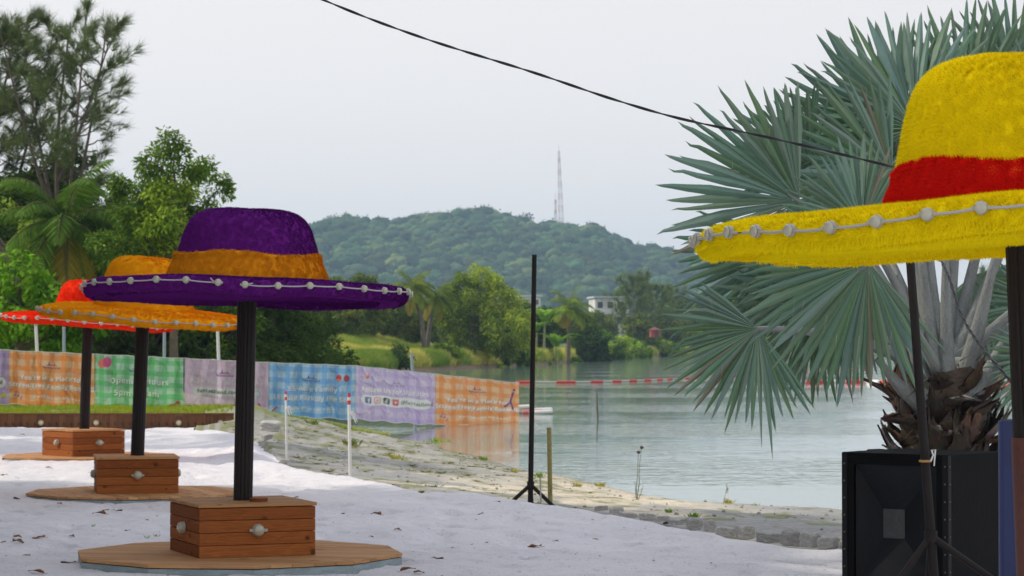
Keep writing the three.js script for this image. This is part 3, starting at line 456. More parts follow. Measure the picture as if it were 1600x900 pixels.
function mast(px, yTop, yBase, D, wb, wt, n, label, leanPx) {
  const base = at(px, yBase, D), H = (yBase - yTop) / FOC * D, t = thing('lattice_mast', base.clone().setY(base.y - 6), 0.3, label, 'mast'), mr = mat([0.5, 0.22, 0.2], 0.6), mw = mat([0.6, 0.6, 0.62], 0.6), lx = leanPx / FOC * D;
  const P = (k, c, s) => { const w = lerp(wb, wt, k) / 2; return V(lx * k + [-1, 1, 1, -1][c] * w * s, 6 + H * k, [-1, -1, 1, 1][c] * w * s); };
  const foot = new MB(); for (let c = 0; c < 4; c++) foot.tube([P(0, c, 1).setY(0), P(0, c, 1)], [0.3, 0.3], 4); add('footing', foot.geo(), mw, t);
  for (let i = 0; i < n; i++) { const mb = new MB(), a = i / n, b = (i + 1) / n; for (let c = 0; c < 4; c++) { mb.tube([P(a, c, 1), P(b, c, 1)], [0.12, 0.12], 4); mb.tube([P(a, c, 1), P(b, (c + 1) % 4, 1)], [0.07, 0.07], 3); mb.tube([P(a, (c + 1) % 4, 1), P(b, c, 1)], [0.07, 0.07], 3); mb.tube([P(b, c, 1), P(b, (c + 1) % 4, 1)], [0.11, 0.11], 3); } add('mast_section', mb.geo(), i % 2 ? mw : mr, t); }
  add('antenna', new THREE.CylinderGeometry(0.1, 0.15, 6, 6).translate(lx, 6 + H + 2.8, 0), mr, t);
}
mast(877, 236, 350, HD + 5, 3.8, 1.3, 12, 'tall red and white lattice radio mast on top of the hill', -4);
mast(868, 312, 350, HD + 2, 1.8, 1, 5, 'short pale lattice mast beside the tall radio mast', 0);

// ---------------------------------------------------------------- banners
const canvasTex = (W, H, draw) => { const c = document.createElement('canvas'); c.width = W; c.height = H; draw(c.getContext('2d'), W, H); const t = new THREE.CanvasTexture(c); t.colorSpace = THREE.SRGBColorSpace; t.magFilter = THREE.LinearFilter; t.anisotropy = 8; return t; };
const bWrinkle = grey(512, 256, (u, v) => { const d = Math.abs(fbm(u * 7 + v * 2, v * 3 - u * 2, 3) - 0.5) * 2, e = Math.abs(fbm(u * 16 - v * 3, v * 4 + 7, 2) - 0.5) * 2; return 0.6 * Math.min(1, d * 3) + 0.3 * Math.min(1, e * 3); });
function gingham(g, W, H, base, band, n = 8) { g.fillStyle = base; g.fillRect(0, 0, W, H); g.fillStyle = band; g.globalAlpha = 0.5; const s = W / n / 2; for (let i = 0; i < n; i++) g.fillRect(i * 2 * s + s * 0.6, 0, s * 0.8, H); for (let j = 0; j * 2 * s < H; j++) g.fillRect(0, j * 2 * s + s * 0.5, W, s * 0.9); g.globalAlpha = 1; }
function logo(g, x, y, s) {
  g.lineWidth = s * 0.05; g.strokeStyle = '#5b3f8c'; g.fillStyle = '#6a4aa8'; g.beginPath(); g.moveTo(x - s * 0.36, y); g.quadraticCurveTo(x - s * 0.24, y - s * 0.15, x - s * 0.22, y - s * 0.5); g.quadraticCurveTo(x - s * 0.2, y - s * 0.15, x - s * 0.07, y); g.lineTo(x - s * 0.22, y - s * 0.12); g.fill();
  g.fillStyle = '#e0604a'; g.beginPath(); g.moveTo(x + s * 0.06, y); g.quadraticCurveTo(x + s * 0.17, y - s * 0.12, x + s * 0.2, y - s * 0.38); g.quadraticCurveTo(x + s * 0.22, y - s * 0.12, x + s * 0.34, y); g.lineTo(x + s * 0.2, y - s * 0.1); g.fill();
  g.beginPath(); g.moveTo(x - s * 0.45, y); g.quadraticCurveTo(x, y - s * 0.2, x + s * 0.45, y); g.stroke();
  g.fillStyle = '#4a3566'; g.font = `bold ${s * 0.24}px sans-serif`; g.textAlign = 'center'; g.fillText('funtasi land', x, y + s * 0.22);
}
function say(g, s, x, y, size, edge = 'rgba(90,60,60,0.55)', fill = '#ffffff', align = 'center') { g.font = `bold ${size}px sans-serif`; g.textAlign = align; g.lineWidth = size * 0.07;  g.strokeStyle = edge; g.lineJoin = 'round'; g.strokeText(s, x + 1, y + 3); g.fillStyle = fill; g.fillText(s, x, y); }
function pill(g, x, y, w, h, c = '#eef1ee') { g.fillStyle = c; g.beginPath(); g.roundRect(x, y, w, h, h / 2); g.fill(); }
function notes(g, x, y, s, c1, c2) { g.fillStyle = c1; g.strokeStyle = c1; g.lineWidth = s * 0.12; g.beginPath(); g.arc(x, y, s * 0.2, 0, 7); g.arc(x + s * 0.6, y + s * 0.1, s * 0.2, 0, 7); g.fill(); g.beginPath(); g.moveTo(x + s * 0.15, y); g.lineTo(x + s * 0.15, y - s * 0.8); g.lineTo(x + s * 0.75, y - s * 0.7); g.lineTo(x + s * 0.75, y + s * 0.1); g.stroke(); g.fillStyle = c2; g.strokeStyle = c2; g.beginPath(); g.arc(x + s * 1.1, y + s * 0.7, s * 0.18, 0, 7); g.fill(); g.beginPath(); g.moveTo(x + s * 1.25, y + s * 0.7); g.lineTo(x + s * 1.25, y); g.lineTo(x + s * 1.6, y + s * 0.1); g.stroke(); }
function smallPrint(g, x, y, w, h, c) { g.fillStyle = c; for (let k = 0, q = x; q < x + w; k++) { const l = h * (0.8 + 1.6 * hash(k, 77)); g.fillRect(q, y, l, h); q += l + h * 0.7; } }   // a line too fine to read in the photograph
function heart(g, x, y, s, c) { g.fillStyle = c; g.beginPath(); g.ellipse(x, y, s * 0.5, s * 0.65, 0.2, 0, 7); g.fill(); }
const orangeArt = (figure) => (g, W, H) => {
  gingham(g, W, H, '#f7c9a0', '#f68a34', 7); logo(g, W * 0.5, H * 0.25, H * 0.22);
  say(g, "You’re in a Place for", W * 0.5, H * 0.52, H * 0.115); say(g, 'Screen-Free Family Bonding', W * 0.5, H * 0.67, H * 0.112); g.globalAlpha = 0.75; smallPrint(g, W * 0.28, H * 0.82, W * 0.6, H * 0.03, 'rgba(255,255,255,0.8)'); g.globalAlpha = 1; notes(g, W * 0.07, H * 0.84, H * 0.09, '#8a6bb5', '#e06a86');
  if (figure) { g.strokeStyle = g.fillStyle = '#5a2f92'; g.lineWidth = W * 0.022; g.lineCap = 'round'; g.beginPath(); g.moveTo(W * 0.93, H * 0.24); g.lineTo(W * 0.89, H * 0.48); g.lineTo(W * 0.83, H * 0.56); g.moveTo(W * 0.90, H * 0.46); g.lineTo(W * 0.93, H * 0.64); g.stroke(); g.beginPath(); g.arc(W * 0.94, H * 0.18, W * 0.018, 0, 7); g.fill(); }
};
const greenArt = (g, W, H) => { gingham(g, W, H, '#bfe9cd', '#57c86c', 7); logo(g, W * 0.48, H * 0.24, H * 0.2); heart(g, W * 0.08, H * 0.16, H * 0.14, '#f08a7a'); heart(g, W * 0.135, H * 0.13, H * 0.15, '#e85f9a'); say(g, 'Opening Hours', W * 0.5, H * 0.52, H * 0.14, 'rgba(40,110,70,0.6)'); say(g, '5pm - 12am', W * 0.47, H * 0.75, H * 0.14, 'rgba(40,110,70,0.6)'); g.fillStyle = g.strokeStyle = '#d8304a'; g.lineWidth = 9; g.beginPath(); g.moveTo(W * 0.83, H * 0.94); g.lineTo(W * 0.95, H * 0.84); g.stroke(); g.beginPath(); g.arc(W * 0.85, H * 0.93, H * 0.04, 0, 7); g.arc(W * 0.94, H * 0.85, H * 0.035, 0, 7); g.arc(W * 0.9, H * 0.9, H * 0.03, 0, 7); g.fill(); };
const pinkArt = (g, W, H) => { gingham(g, W, H, '#ead6ee', '#eecbe6', 8); logo(g, W * 0.48, H * 0.26, H * 0.22); say(g, 'Plan Your Visit Online', W * 0.5, H * 0.47, H * 0.125, 'rgba(150,110,140,0.55)', '#f7f0f4'); pill(g, W * 0.1, H * 0.53, W * 0.8, H * 0.16); g.fillStyle = '#2b2530'; g.font = `bold ${H * 0.095}px sans-serif`; g.textAlign = 'left'; g.fillText('funtasiland.com', W * 0.15, H * 0.64); g.strokeStyle = '#7cc5d8'; g.lineWidth = 5; g.beginPath(); g.arc(W * 0.86, H * 0.61, H * 0.06, 0, 7); g.stroke(); g.fillStyle = '#d83a4a'; g.beginPath(); g.moveTo(W * 0.88, H * 0.76); g.lineTo(W * 0.92, H * 0.86); g.lineTo(W * 0.86, H * 0.88); g.fill(); g.fillStyle = '#4a6ad0'; g.beginPath(); g.arc(W * 0.86, H * 0.91, H * 0.035, 0, 7); g.fill(); g.strokeStyle = '#e07ab0'; g.beginPath(); g.moveTo(W * 0.93, H * 0.92); g.lineTo(W * 0.95, H * 0.8); g.stroke(); };
const blueArt = (g, W, H) => { gingham(g, W, H, '#c4e4ff', '#6ab4ff', 7); logo(g, W * 0.49, H * 0.28, H * 0.22); say(g, '3.5-Acre Family', W * 0.5, H * 0.51, H * 0.12, 'rgba(80,110,150,0.55)'); say(g, 'Leisure Park by the Sea', W * 0.5, H * 0.68, H * 0.12, 'rgba(80,110,150,0.55)'); g.globalAlpha = 0.7; smallPrint(g, W * 0.26, H * 0.82, W * 0.5, H * 0.035, 'rgba(255,255,255,0.8)'); g.globalAlpha = 1; heart(g, W * 0.81, H * 0.24, H * 0.1, '#e9506c'); g.fillStyle = '#f0c04a'; g.fillRect(W * 0.785, H * 0.26, W * 0.05, H * 0.025); heart(g, W * 0.9, H * 0.24, H * 0.1, '#c8576a'); g.strokeStyle = '#d8455a'; g.lineWidth = 14; g.beginPath(); g.moveTo(W * 0.03, H * 0.92); g.lineTo(W * 0.1, H * 0.83); g.stroke(); };
const purpleArt = (g, W, H) => {
  gingham(g, W, H, '#d8c4ea', '#b598dc', 7); logo(g, W * 0.52, H * 0.27, H * 0.2); g.fillStyle = '#dd3f4f'; g.beginPath(); g.moveTo(W * 0.12, H * 0.2); g.lineTo(W * 0.18, H * 0.1); g.lineTo(W * 0.17, H * 0.22); g.fill(); g.fillStyle = '#f0913c'; g.fillRect(W * 0.1, H * 0.14, W * 0.05, H * 0.03); g.fillStyle = '#4aa0d8'; g.beginPath(); g.moveTo(W * 0.19, H * 0.22); g.lineTo(W * 0.22, H * 0.13); g.lineTo(W * 0.21, H * 0.22); g.fill();
  say(g, 'Follow Us for Updates', W * 0.5, H * 0.46, H * 0.12, 'rgba(100,80,130,0.5)'); pill(g, W * 0.07, H * 0.52, W * 0.88, H * 0.19);
  const s = H * 0.12, y = H * 0.555, ic = (x, c) => { g.fillStyle = c; g.beginPath(); g.roundRect(x, y, s, s, s * 0.18); g.fill(); };
  let x = W * 0.12; ic(x, '#3b3a9a'); g.fillStyle = '#fff'; g.font = `bold ${s}px sans-serif`; g.textAlign = 'center'; g.fillText('f', x + s * 0.6, y + s * 0.95);
  x = W * 0.235; ic(x, '#d8456c'); g.strokeStyle = '#fff'; g.lineWidth = s * 0.1; g.beginPath(); g.arc(x + s / 2, y + s / 2, s * 0.22, 0, 7); g.stroke(); g.strokeRect(x + s * 0.16, y + s * 0.16, s * 0.68, s * 0.68);
  x = W * 0.35; ic(x, '#17161a'); g.beginPath(); g.arc(x + s * 0.42, y + s * 0.68, s * 0.16, 0, 7); g.moveTo(x + s * 0.56, y + s * 0.68); g.lineTo(x + s * 0.56, y + s * 0.15); g.lineTo(x + s * 0.8, y + s * 0.36); g.stroke();
  x = W * 0.465; ic(x, '#d8262c'); g.fillStyle = '#fff'; g.beginPath(); g.moveTo(x + s * 0.36, y + s * 0.28); g.lineTo(x + s * 0.72, y + s * 0.5); g.lineTo(x + s * 0.36, y + s * 0.72); g.fill();
  g.fillStyle = '#1d1a22'; g.font = `bold ${H * 0.095}px sans-serif`; g.textAlign = 'left'; g.fillText('@funtasiland', W * 0.57, H * 0.65);
};
const sliverArt = (g, W, H) => { gingham(g, W, H, '#d8c4ea', '#b598dc', 7); pill(g, W * 0.2, H * 0.5, W * 0.76, H * 0.19); g.fillStyle = '#1d1a22'; g.font = `bold ${H * 0.095}px sans-serif`; g.textAlign = 'right'; g.fillText('@funtasiland', W * 0.92, H * 0.63); g.fillStyle = '#d5d31e'; g.beginPath(); g.arc(W * 0.93, H * 0.83, H * 0.05, 0, 7); g.fill(); };
const strips = [['purple', sliverArt, -108, 14.5, 533, 547, 644, 632, 63.5, 63.5, 0], ['orange', orangeArt(false), 14.5, 148, 547, 553, 631, 641, 63.5, 65, 1], ['green', greenArt, 149, 287, 553, 559.5, 638, 642, 65, 66, 2], ['pink', pinkArt, 288.5, 420, 559.5, 566, 640, 650, 66, 66.5, 3], ['light blue', blueArt, 420.5, 555, 566, 571, 650, 655, 66.5, 67.5, 4], ['purple', purpleArt, 555.5, 680, 571, 584, 655, 664, 67.5, 77, 5], ['orange', orangeArt(true), 680.5, 811, 584, 598, 664, 665, 77, 81, 6]];
const bannerLabels = ['lilac checked banner cut off by the left edge', 'orange checked banner reading Screen-Free Family Bonding, standing over grass at the left', 'green checked banner with the opening hours', 'pale pink banner with the web address in a white pill', 'light blue checked banner reading Leisure Park by the Sea', 'lilac checked banner with a row of social media icons', 'orange checked banner at the end of the row, dipping into the lake'];
for (const [name, art, x0, x1, t0, t1, b0, b1, D0, D1, k] of strips) {
  const N = 40, K = 14, p0 = at(x0, t0, D0), r = rng(300 + k);
  const t = thing('vinyl_banner', p0, 0, bannerLabels[k], 'banner'), ph = r() * 6;
  const pos = (s, v) => { const px = lerp(x0, x1, s), D = lerp(D0, D1, s) + (0.13 * Math.sin(s * 17 + ph) * v + 0.05 * Math.sin(s * 31 + v * 3 + ph * 2) + 0.035 * Math.sin(s * 9 - v * 9 + ph)) * Math.min(1, 8 * s, 8 * (1 - s)); const sagT = 1.8 * Math.sin(Math.PI * ((s * 3) % 1)) * 0.5, y = lerp(lerp(t0, t1, s) + sagT, lerp(b0, b1, s) + 1.2 * Math.sin(s * 21 + ph), v); return at(px, y, D).sub(p0); };
  const g = grid(N, K, (i, j) => { const p = pos(i / N, j / K); return [p.x, p.y, p.z, i / N, 1 - j / K]; });
  add('banner_sheet', g, phys([1, 1, 1], 0.6, { map: canvasTex(768, 512, art), bumpMap: bWrinkle, bumpScale: 0.05, transmission: 0.55 }), t);
  const hem = new MB(); for (const v of [0, 1]) { const P = []; for (let i = 0; i <= N; i++) P.push(pos(i / N, v)); hem.tube(P, P.map(() => 0.012), 5); } add('hem', hem.geo(), M.white, t);
}
// posts that carry the banners
[[56, 508, 66, 10, 'pale slim banner post leaning below the red hat brim', 'white'], [100, 512, 69, 1, 'bluish banner post left of the red hat pole', 'steel'], [257, 512, 68, 0, 'bluish banner post under the orange hat brim', 'steel'], [340, 512, 68, 7, 'white banner post at the right end of the orange brim', 'white'], [643, 552, 75, 7, 'grey leaning banner post above the lilac banner', 'steel']].forEach(([px, py, D, dx, label, c], i) => {
  const a = at(px, py, D), b = at(px + dx * 0.9, 655, D), t = thing('banner_post', b, 0, label, 'post'); b.y = Math.max(WATER - 0.4, b.y - 0.4); t.position.copy(b);
  const mb = new MB(); mb.tube([V(0, 0, 0), a.clone().sub(b)], [0.05, 0.04], 8); add('pole', mb.geo(), c === 'white' ? M.white : mat([0.3, 0.36, 0.42], 0.5), t); add('cap', new THREE.CylinderGeometry(0.045, 0.045, 0.05, 10).translate(a.x - b.x, a.y - b.y, a.z - b.z), M.cord, t);
});
// timber edging of the sand
{
  const D = 51.7, x0 = at(-90, 600, D).x, x1 = at(366, 600, D).x, n = 40, w = (x1 - x0) / n, r = rng(7), t = thing('timber_edging', V(x0, 0, -D), 0, 'long low edging of upright brown boards with round lamps behind the sand', 'edging'), ew = [[0.20, 0.075, 0.025], [0.17, 0.062, 0.02], [0.23, 0.09, 0.03]].map((c) => mat(c, 0.7, { map: tGrain, bumpMap: bGrain, bumpScale: 0.002 })), g = box(w - 0.006, 0.46, 0.04, 0.004).rotateZ(0);
  const gu = g.clone(); for (let i = 0; i < gu.attributes.uv.count; i++) { const u = gu.attributes.uv.getX(i); gu.attributes.uv.setXY(i, gu.attributes.uv.getY(i) * 0.3, u * 0.4); }
  for (let i = 0; i < n; i++) { const b = add('board', gu, ew[(r() * 3) | 0], t); b.position.set(w * (i + 0.5), 0.03 + 0.008 * (r() - 0.5), 0.006 * r()); }
  add('cap_rail', box(x1 - x0, 0.035, 0.09, 0.006).translate((x1 - x0) / 2, 0.278, 0), ew[0], t);
  for (const px of [-30, 65, 151, 280, 345]) { const l = add('lamp', new THREE.CylinderGeometry(0.055, 0.06, 0.03, 16).rotateX(Math.PI / 2), M.bulbBody, t); l.position.set(at(px, 663, D).x - x0, 0.10, 0.035); add('lens', new THREE.SphereGeometry(0.042, 12, 8, 0, 6.3, 0, 1.4).rotateX(Math.PI / 2), mat([0.75, 0.62, 0.3], 0.25), l).position.z = 0.008; }
}
// ---------------------------------------------------------------- hat parasols
const tuft = (() => { const r = rng(500), mb = new MB(); for (let i = 0; i < 14; i++) { const b = V(0.034 * (r() - 0.5), -0.002, 0.034 * (r() - 0.5)), a = r() * 6.2832, k = r() < 0.25 ? 1.3 : 0.55 + 0.4 * r(), l = 0.017 + 0.009 * r(); const d = V(Math.cos(a) * 0.9, k, Math.sin(a) * 0.9).normalize(), q = 0.93 + 0.14 * r(); mb.sliver(b, b.clone().addScaledVector(d, l), V(Math.sin(a), 0, -Math.cos(a)), 0.006, [q, q, q]); } return mb.geo(); })();
function surfOf(prof, deform) {
  const L = [0]; for (let i = 1; i < prof.length; i++) L.push(L[i - 1] + Math.hypot(prof[i][0] - prof[i - 1][0], prof[i][1] - prof[i - 1][1]));
  const T = L[L.length - 1], pt = (t, th) => { const q = t * T; let i = 1; while (i < L.length - 1 && L[i] < q) i++; const k = (q - L[i - 1]) / (L[i] - L[i - 1] || 1), r = lerp(prof[i - 1][0], prof[i][0], k), y = lerp(prof[i - 1][1], prof[i][1], k); return deform(r, y, th); };
  return { T, pt, rad: (t) => { const p = pt(t, 0.3); return Math.hypot(p.x, p.z); } };
}
function smoothProf(p, n) { const c = new THREE.CatmullRomCurve3(p.map(([r, y]) => V(r, y, 0)), false, 'centripetal'); return c.getSpacedPoints(n).map((q) => [Math.max(0.001, q.x), q.y]); }
function hat(o) {
  const t = thing('hat_parasol', o.base, 0, o.label, 'hat parasol'), r = rng(o.seed); t.rotation.z = o.lean;
  const Q = M4(V(0, o.h, 0), euler(o.tilt, 0, o.roll)), R = o.R, nrm = (v) => v.applyMatrix4(Q);
  const cols = o.cols, fm = {};
  const wob = (th) => 0.012 * Math.sin(th * 3 + o.seed) + 0.008 * Math.sin(th * 7 + 1);
  const brimDef = (rr, y, th) => V(rr * Math.cos(th), y + wob(th) * (rr / R) ** 2, rr * Math.sin(th));
  const crDef = (rr, y, th) => { const k = 1 + 0.006 * Math.sin(th * 2 + o.seed) - 0.013 * Math.pow(Math.abs(Math.cos(th * 6)), 20); return V(rr * k * Math.cos(th), y + 0.008 * Math.sin(th * 2 + 2), rr * k * Math.sin(th)); };
  const c = o.cr ?? 1, hh = o.ch ?? 1;
  const brimP = smoothProf([[0.02, -0.046], [0.4, -0.046], [0.8, -0.048], [R - 0.12, -0.05], [R - 0.045, -0.045], [R - 0.01, -0.026], [R, 0], [R - 0.008, 0.03], [R - 0.04, 0.056], [R - 0.12, 0.068], [R - 0.35, 0.08], [0.64, 0.10], [0.3, 0.11]], 70);
  const crownP = smoothProf([[0.635 * c, 0.08], [0.612 * c, 0.16 * hh], [0.57 * c, 0.30 * hh], [0.532 * c, 0.42 * hh], [0.495 * c, 0.51 * hh], [0.44 * c, 0.575 * hh], [0.36 * c, 0.615 * hh], [0.22 * c, 0.638 * hh], [0.004, 0.645 * hh]], 60);
  const bw = o.band, bandP = smoothProf([[0.63 * c, 0.085], [0.655 * c, 0.1], [0.652 * c, 0.14], [lerp(0.655, 0.60, bw / 0.22) * c, 0.09 + bw * 0.75], [lerp(0.648, 0.592, bw / 0.22) * c, 0.09 + bw * 0.97], [lerp(0.62, 0.57, bw / 0.22) * c, 0.09 + bw]], 30);
  const bandDef = (rr, y, th) => { const p = crDef(rr, y, th); p.y += 0.012 * Math.sin(th * 4 + o.seed) * (y - 0.085) / bw; return p; };
  const parts = [['brim', brimP, brimDef, cols[0], 1], ['crown', crownP, crDef, cols[1] ?? cols[0], 1], ['hat_band', bandP, bandDef, cols[2], 1]];
  for (const [name, prof, def, col] of parts) {
    const s = surfOf(prof, def), NT = 128, NP = prof.length - 1, eps = 1e-3;
    const part = add(name, grid(NT, NP, (i, j) => { const p = nrm(s.pt(j / NP, i / NT * Math.PI * 2)); return [p.x, p.y, p.z, i / NT * 6, j / NP * s.T]; }), undefined, t);
    part.material = fm['m' + col.join()] ??= phys(col, 1, { bumpMap: bRough, bumpScale: 0.004, specularIntensity: 0.05 });
    // fur: more tufts per area on near hats; the weight follows the area r ds
    const areaN = 2 * Math.PI * s.T * (name === 'crown' ? 0.42 : name === 'brim' ? 0.72 : 0.63), n = Math.round(areaN * o.fur * (name === 'crown' ? 1 : 1)), ms = [], cs = [], P0 = V(0, 0, 0), X = V(0, 0, 0), Z = V(0, 0, 0), Y = V(0, 0, 0), rmax = name === 'brim' ? R : 0.66;
    let guard = 0;
    while (ms.length < n && guard++ < n * 6) {
      const tt = r(), th = r() * Math.PI * 2; if (r() > s.rad(tt) / rmax) continue;
      if (Math.sin(th) < -0.35 && r() < 0.6) continue;
      const a = s.pt(tt, th); X.subVectors(s.pt(tt, th + eps), a).normalize(); Z.subVectors(s.pt(Math.min(1, tt + eps), th), a).normalize(); if (tt + eps > 1) Z.subVectors(a, s.pt(tt - eps, th)).normalize();
      Y.crossVectors(X, Z).normalize(); if (name === 'brim') { const g = V(a.x, 0, a.z).normalize(); if (tt < 0.45 && Y.y > 0.3) Y.negate(); if (tt > 0.62 && Y.y < -0.3) Y.negate(); if (tt >= 0.4 && tt <= 0.68 && Y.dot(g) < -0.2) Y.negate(); } else if (Y.dot(V(a.x, 0.6, a.z)) < 0) Y.negate();
      Y.add(V(0.25 * (r() - 0.5), -0.12 + 0.2 * (r() - 0.5), 0.25 * (r() - 0.5))).normalize(); Z.crossVectors(X, Y).normalize(); X.crossVectors(Y, Z);
      const sc = (o.furLen ?? 1) * (0.75 + 0.55 * r()), m = new THREE.Matrix4().makeBasis(X, Y, Z).scale(V(o.furW ?? 1, sc, o.furW ?? 1)).setPosition(a); m.premultiply(Q); ms.push(m);
      const patch = 0.92 + 0.16 * fbm(th * 5 + 9, tt * 9, 3), b = patch * (0.95 + 0.1 * r()); cs.push(new THREE.Color(col[0] * b, col[1] * b, col[2] * b));
    }
    stuff('fur', tuft, M.plainFur ??= phys([1, 1, 1], 1, { vertexColors: true, specularIntensity: 0.05 }), part, ms, cs);
  }
  // fluted pole
  const sh = new THREE.Shape(), NF = 14; for (let i = 0; i <= NF * 6; i++) { const a = i / (NF * 6) * Math.PI * 2, k = Math.abs(((i % 6) / 6) - 0.5) * 2, rr = 0.075 - 0.006 * Math.pow(k, 4); i ? sh.lineTo(rr * Math.cos(a), rr * Math.sin(a)) : sh.moveTo(rr * Math.cos(a), rr * Math.sin(a)); }
  add('pole', new THREE.ExtrudeGeometry(sh, { depth: o.h - 0.06 + 0.1, bevelEnabled: false }).rotateX(-Math.PI / 2).translate(0, -0.05, 0), M.post, t);
  if (o.collar) add('collar', new THREE.CylinderGeometry(0.11, 0.11, 0.05, 24).translate(0.06, o.collar, 0.0), woods[2], t);
  if (o.sleeve) add('pole_sleeve', new THREE.CylinderGeometry(0.082, 0.084, o.sleeve, 28).translate(0, o.sleeve / 2, 0), mat([0.12, 0.036, 0.028], 0.6, { map: tBlotch }), t);
  // string of lights round the rim
  const [a0, a1, nb] = o.lights, cp = (th, y = 0.012) => { const p = brimDef(R + 0.020, y + 0.012, th); return nrm(p); }, P = [];
  for (let i = 0; i <= 200; i++) { const th = lerp(a0, a1, i / 200), f = (i / 200 * (nb - 1)) % 1; P.push(cp(th, 0.012 - 0.006 * Math.sin(Math.PI * f))); }
  P.unshift(cp(a0 - 0.045, 0.025)); P.push(cp(a1 + 0.03, 0.02), cp(a1 + 0.045, 0.04));
  const mb = new MB(); mb.tube(P, P.map(() => 0.0052), 6); const cord = add('light_cord', mb.geo(), M.cord, t);
  for (let i = 0; i < nb; i++) {
    const th = lerp(a0, a1, i / (nb - 1)), p = cp(th), q = new THREE.Quaternion().setFromUnitVectors(V(0, 0, 1), V(Math.cos(th), 0.1 * (r() - 0.5), Math.sin(th)).normalize()), b = new THREE.Mesh(o.bulbG.body, M.bulbBody);
    b.name = 'bulb'; b.position.copy(p); b.quaternion.copy(q); b.castShadow = b.receiveShadow = true; t.add(b); const l = add('lens', o.bulbG.lens, M.lens, b); l.position.z = 0.010;
  }
  return t;
}
const bulbGeo = (s) => { const body = mergeGeometries([new THREE.CylinderGeometry(0.024 * s, 0.026 * s, 0.014, 18).rotateX(Math.PI / 2), new THREE.BoxGeometry(0.068 * s, 0.014 * s, 0.012)]); const lens = new THREE.SphereGeometry(0.0235 * s, 14, 8, 0, 6.2832, 0, Math.PI / 2).rotateX(Math.PI / 2).scale(1, 1, 0.4); return { body, lens }; };
const Yl = [0.93, 0.745, 0.006], Pu = [0.135, 0.015, 0.195], Or = [0.9, 0.37, 0.006], Re = [0.85, 0.035, 0.008], Rb = [0.72, 0.012, 0.008], Ob = [0.72, 0.27, 0.01], Bl = [0.05, 0.05, 0.35];
const bp = (px, D) => V((px - 800) / FOC * D, 0, -D);
hat({ base: bp(378.5, 20.1), lean: -0.018, h: 2.095, R: 1.262, tilt: -0.036, roll: -0.006, seed: 1, cols: [Pu, null, Ob], band: 0.215, fur: 1500, furLen: 0.8, furW: 0.9, cr: 0.96, ch: 1.035, lights: [Math.PI / 2 - 0.09, -Math.PI * 1.5 + 0.065, 33], bulbG: bulbGeo(1.05), collar: null, label: 'purple plush hat parasol with orange band and a string of lights' });
hat({ base: bp(213, 28.6), lean: -0.036, h: 2.008, R: 1.15, tilt: 0.05, roll: -0.042, seed: 2, cols: [Or, null, Or], band: 0.14, fur: 700, furLen: 0.8, furW: 1.1, cr: 0.83, ch: 1.03, lights: [2.1, 2.1 - 6.1, 32], bulbG: bulbGeo(1.1), label: 'orange plush hat parasol between the purple and the red one' });
hat({ base: bp(131, 38), lean: -0.03, h: 2.02, R: 1.27, tilt: 0.018, roll: -0.045, seed: 3, cols: [Re, null, Bl], band: 0.10, fur: 600, furLen: 0.8, furW: 1.2, cr: 0.83, ch: 0.95, lights: [2.0, 2.0 - 6.1, 34], bulbG: bulbGeo(1.2), label: 'red plush hat parasol with blue band, farthest of the row' });
hat({ base: bp(1633, 9.8), lean: 0.036, h: 2.15, R: 1.248, tilt: -0.012, roll: 0.016, seed: 4, cols: [Yl, null, Rb], band: 0.165, fur: 3600, furLen: 0.95, furW: 0.8, cr: 0.80, ch: 1.03, lights: [1.30, 1.30 + 6.1, 43], bulbG: bulbGeo(0.92), sleeve: 1.36, label: 'yellow plush hat parasol with red band in the right foreground' });

